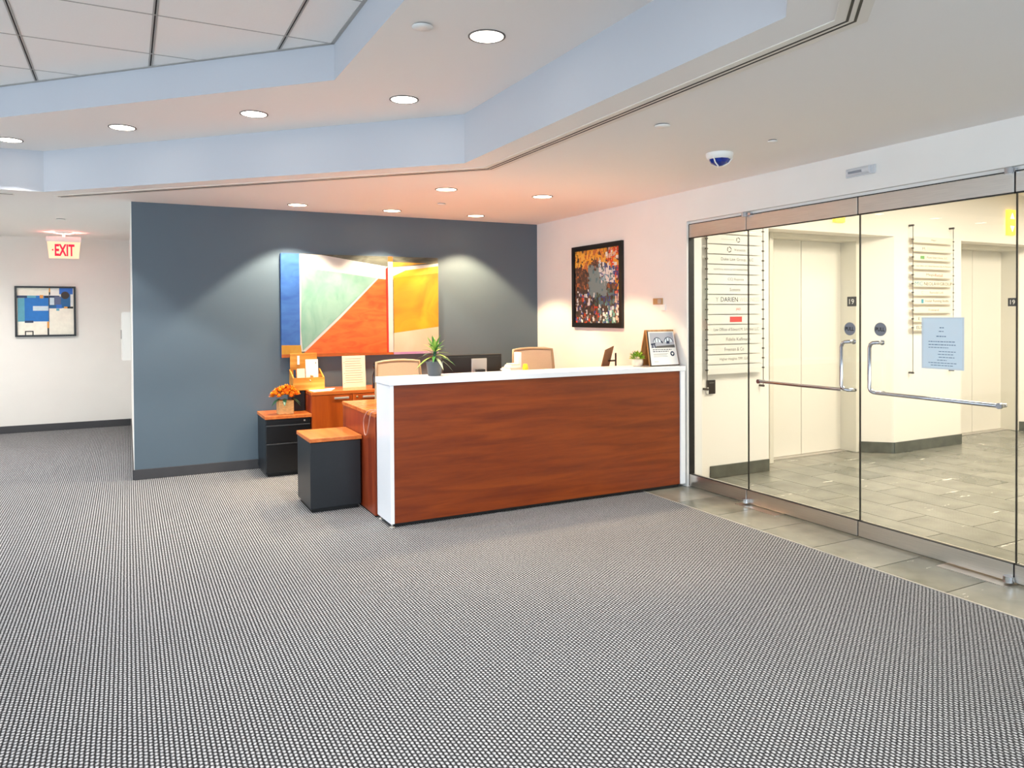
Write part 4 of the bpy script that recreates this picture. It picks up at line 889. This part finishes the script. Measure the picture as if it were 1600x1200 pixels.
for i in range(1500):
    u, v = rnd.random(), rnd.random(); m = pick(u, v); wd = rnd.uniform(.012, .04); hh = rnd.uniform(.015, .05)
    if m == 8: wd *= 1.8; hh *= 1.6
    y_ = AYb-fw_-u*(AYb-AYa-2*fw_); z_ = AZb-fw_-v*(AZb-AZa-2*fw_); x_ = XW-.0122-.000001*i
    ya, yb2 = max(AYa+fw_, y_-wd/2), min(AYb-fw_, y_+wd/2); za, zb2 = max(AZa+fw_, z_-hh/2), min(AZb-fw_, z_+hh/2)
    bb.quad((x_, yb2, za), (x_, ya, za), (x_, ya, zb2), (x_, yb2, zb2), m=m)
bb.build('print', ['dab_%d' % i for i in range(len(cols))], t)['kind'] = 'stuff'

# framed collage in the corridor
KX0, KX1, KZ0, KZ1 = -1.316, -.619, 1.272, 1.947
t = thing('framed_collage', 'black framed blue and cream collage on the corridor end wall', 'framed picture', ((KX0+KX1)/2, YC, KZ0)); fw_ = .024
B().box(KX0, YC-.04, KZ0, KX0+fw_, YC, KZ1).box(KX1-fw_, YC-.04, KZ0, KX1, YC, KZ1).box(KX0+fw_, YC-.04, KZ0, KX1-fw_, YC, KZ0+fw_).box(KX0+fw_, YC-.04, KZ1-fw_, KX1-fw_, YC, KZ1).split('frame', 'frame_black', t)
kc = {'cream': '#f4efe0', 'white': '#f3f1ec', 'blue': '#1673c4', 'teal': '#5aa3b8', 'navy': '#233a5c', 'slate': '#5a6486', 'orange': '#eba24a', 'black': '#141210', 'cobalt': '#2a6cc8', 'deep': '#1b5f96', 'brown': '#3a2c22', 'pale': '#cfe0ea'}
kn = list(kc)
for k in kn: mat('col_'+k, kc[k], .5, noise=.05, scale=20)
rects = [('cream', 165, 215, 1165, 1020), ('cream', 165, 215, 720, 340), ('white', 750, 215, 900, 340), ('cobalt', 905, 215, 1150, 320), ('blue', 295, 345, 715, 790), ('teal', 175, 390, 295, 790), ('navy', 165, 345, 340, 388), ('teal', 340, 345, 495, 385), ('orange', 560, 335, 625, 392),
         ('black', 640, 350, 715, 385), ('navy', 720, 345, 910, 520), ('slate', 820, 360, 940, 560), ('deep', 935, 320, 1105, 560), ('pale', 735, 380, 815, 505), ('white', 1110, 320, 1150, 520), ('pale', 440, 525, 710, 605), ('deep', 720, 510, 860, 565), ('cobalt', 850, 500, 950, 565),
         ('cream', 728, 570, 1165, 1010), ('black', 1050, 535, 1155, 568), ('orange', 990, 535, 1050, 565), ('teal', 850, 568, 905, 606), ('navy', 295, 775, 445, 812), ('orange', 685, 795, 722, 905), ('black', 690, 905, 718, 1025), ('black', 295, 950, 445, 1020), ('cream', 315, 968, 425, 1020), ('orange', 722, 215, 745, 285), ('black', 722, 285, 745, 330), ('black', 717, 330, 724, 800)]
bb = B()
def kp(zx, zy, i): return (KX0+fw_+(zx-165)/1000*(KX1-KX0-2*fw_), YC-.014-.00012*i, KZ1-fw_-(zy-215)/805*(KZ1-KZ0-2*fw_))
for i, (c, x0, y0, x1, y1) in enumerate(rects): bb.quad(kp(x0, y1, i), kp(x1, y1, i), kp(x1, y0, i), kp(x0, y0, i), m=kn.index(c))
bb.add([kp(1012+75*math.cos(a), 338+65*math.sin(a), 40) for a in [-2*math.pi*k/20 for k in range(20)]], [tuple(range(20))], kn.index('brown'))
bb.build('collage_print', ['col_'+k for k in kn], t)['kind'] = 'stuff'

# small fittings on the right wall beside the glass
t = thing('wall_control', 'small brass wall control plate above the poster stand', 'wall control', (XW, 5.49, 1.56))
B().box(XW-.012, 5.44, 1.615, XW, 5.575, 1.672).build('plate', 'brass', t, bevel=.002)
B().box(XW-.018, 5.455, 1.622, XW-.0125, 5.50, 1.664).build('button', 'silver', t, bevel=.002)
B().box(XW-.015, 5.40, 1.56, XW, 5.465, 1.612).build('switch', 'white_plastic', t, bevel=.002)

# ---------------------------------------------------------------- corridor fittings
EX0, EX1, EY = -.892, -.508, 11.0
t = thing('exit_sign', 'glowing red EXIT sign hanging from the corridor ceiling', 'exit sign', ((EX0+EX1)/2, EY, 2.27))
B().lathe([(.11, 0), (.11, -.012), (.05, -.022)], ((EX0+EX1)/2, EY, ZC), 24).build('canopy', 'white_plastic', t)
B().tube([((EX0+EX1)/2, EY, ZC-.02), ((EX0+EX1)/2, EY, 2.54)], .015, 10).build('stem', 'white_plastic', t)
B().box(EX0, EY-.03, 2.485, EX1, EY+.03, 2.548).build('housing', 'white_plastic', t, bevel=.004)
fc = B().add([(EX0+.03, EY-.006, 2.275), (EX1-.03, EY-.006, 2.275), (EX1-.01, EY-.006, 2.485), (EX0+.01, EY-.006, 2.485), (EX0+.03, EY+.006, 2.275), (EX1-.03, EY+.006, 2.275), (EX1-.01, EY+.006, 2.485), (EX0+.01, EY+.006, 2.485)],
        [(0, 1, 2, 3), (7, 6, 5, 4), (0, 4, 5, 1), (1, 5, 6, 2), (2, 6, 7, 3), (3, 7, 4, 0)]).build('sign_face', 'exit_face', t)
text('lettering', 'EXIT', .215, .15, (-.692, EY-.0065, 2.38), (1, 0, 0), (0, 0, 1), 'exit_red', fc, bold=.03)
B().add([(-.835, EY-.0075, 2.38), (-.815, EY-.0075, 2.366), (-.815, EY-.0075, 2.394)], [(0, 1, 2)]).build('arrow', 'exit_red', fc)
l = bpy.data.lights.new('sign_glow', 'AREA'); l.shape = 'RECTANGLE'; l.size = .34; l.size_y = .03; l.energy = 2.2; l.color = (1, .2, .16)
o = bpy.data.objects.new('sign_glow', l); COL.objects.link(o); o.parent = t; o.location = (0, 0, .283); o.rotation_euler = (math.pi, 0, 0)
t = thing('extinguisher_cabinet', 'white fire extinguisher cabinet on the corridor side wall', 'cabinet', (.0, 10.5, .995))
B().box(-.05, 10.25, .995, .043, 10.75, 1.59).build('body', 'white_plastic', t, bevel=.003)
B().box(-.062, 10.26, 1.005, -.0505, 10.74, 1.58).build('door', 'white_plastic', t, bevel=.003)
B().box(-.068, 10.29, 1.26, -.0625, 10.31, 1.37).build('handle', 'black', t)

for o in bpy.data.objects:
    if '_org' in o: del o['_org']
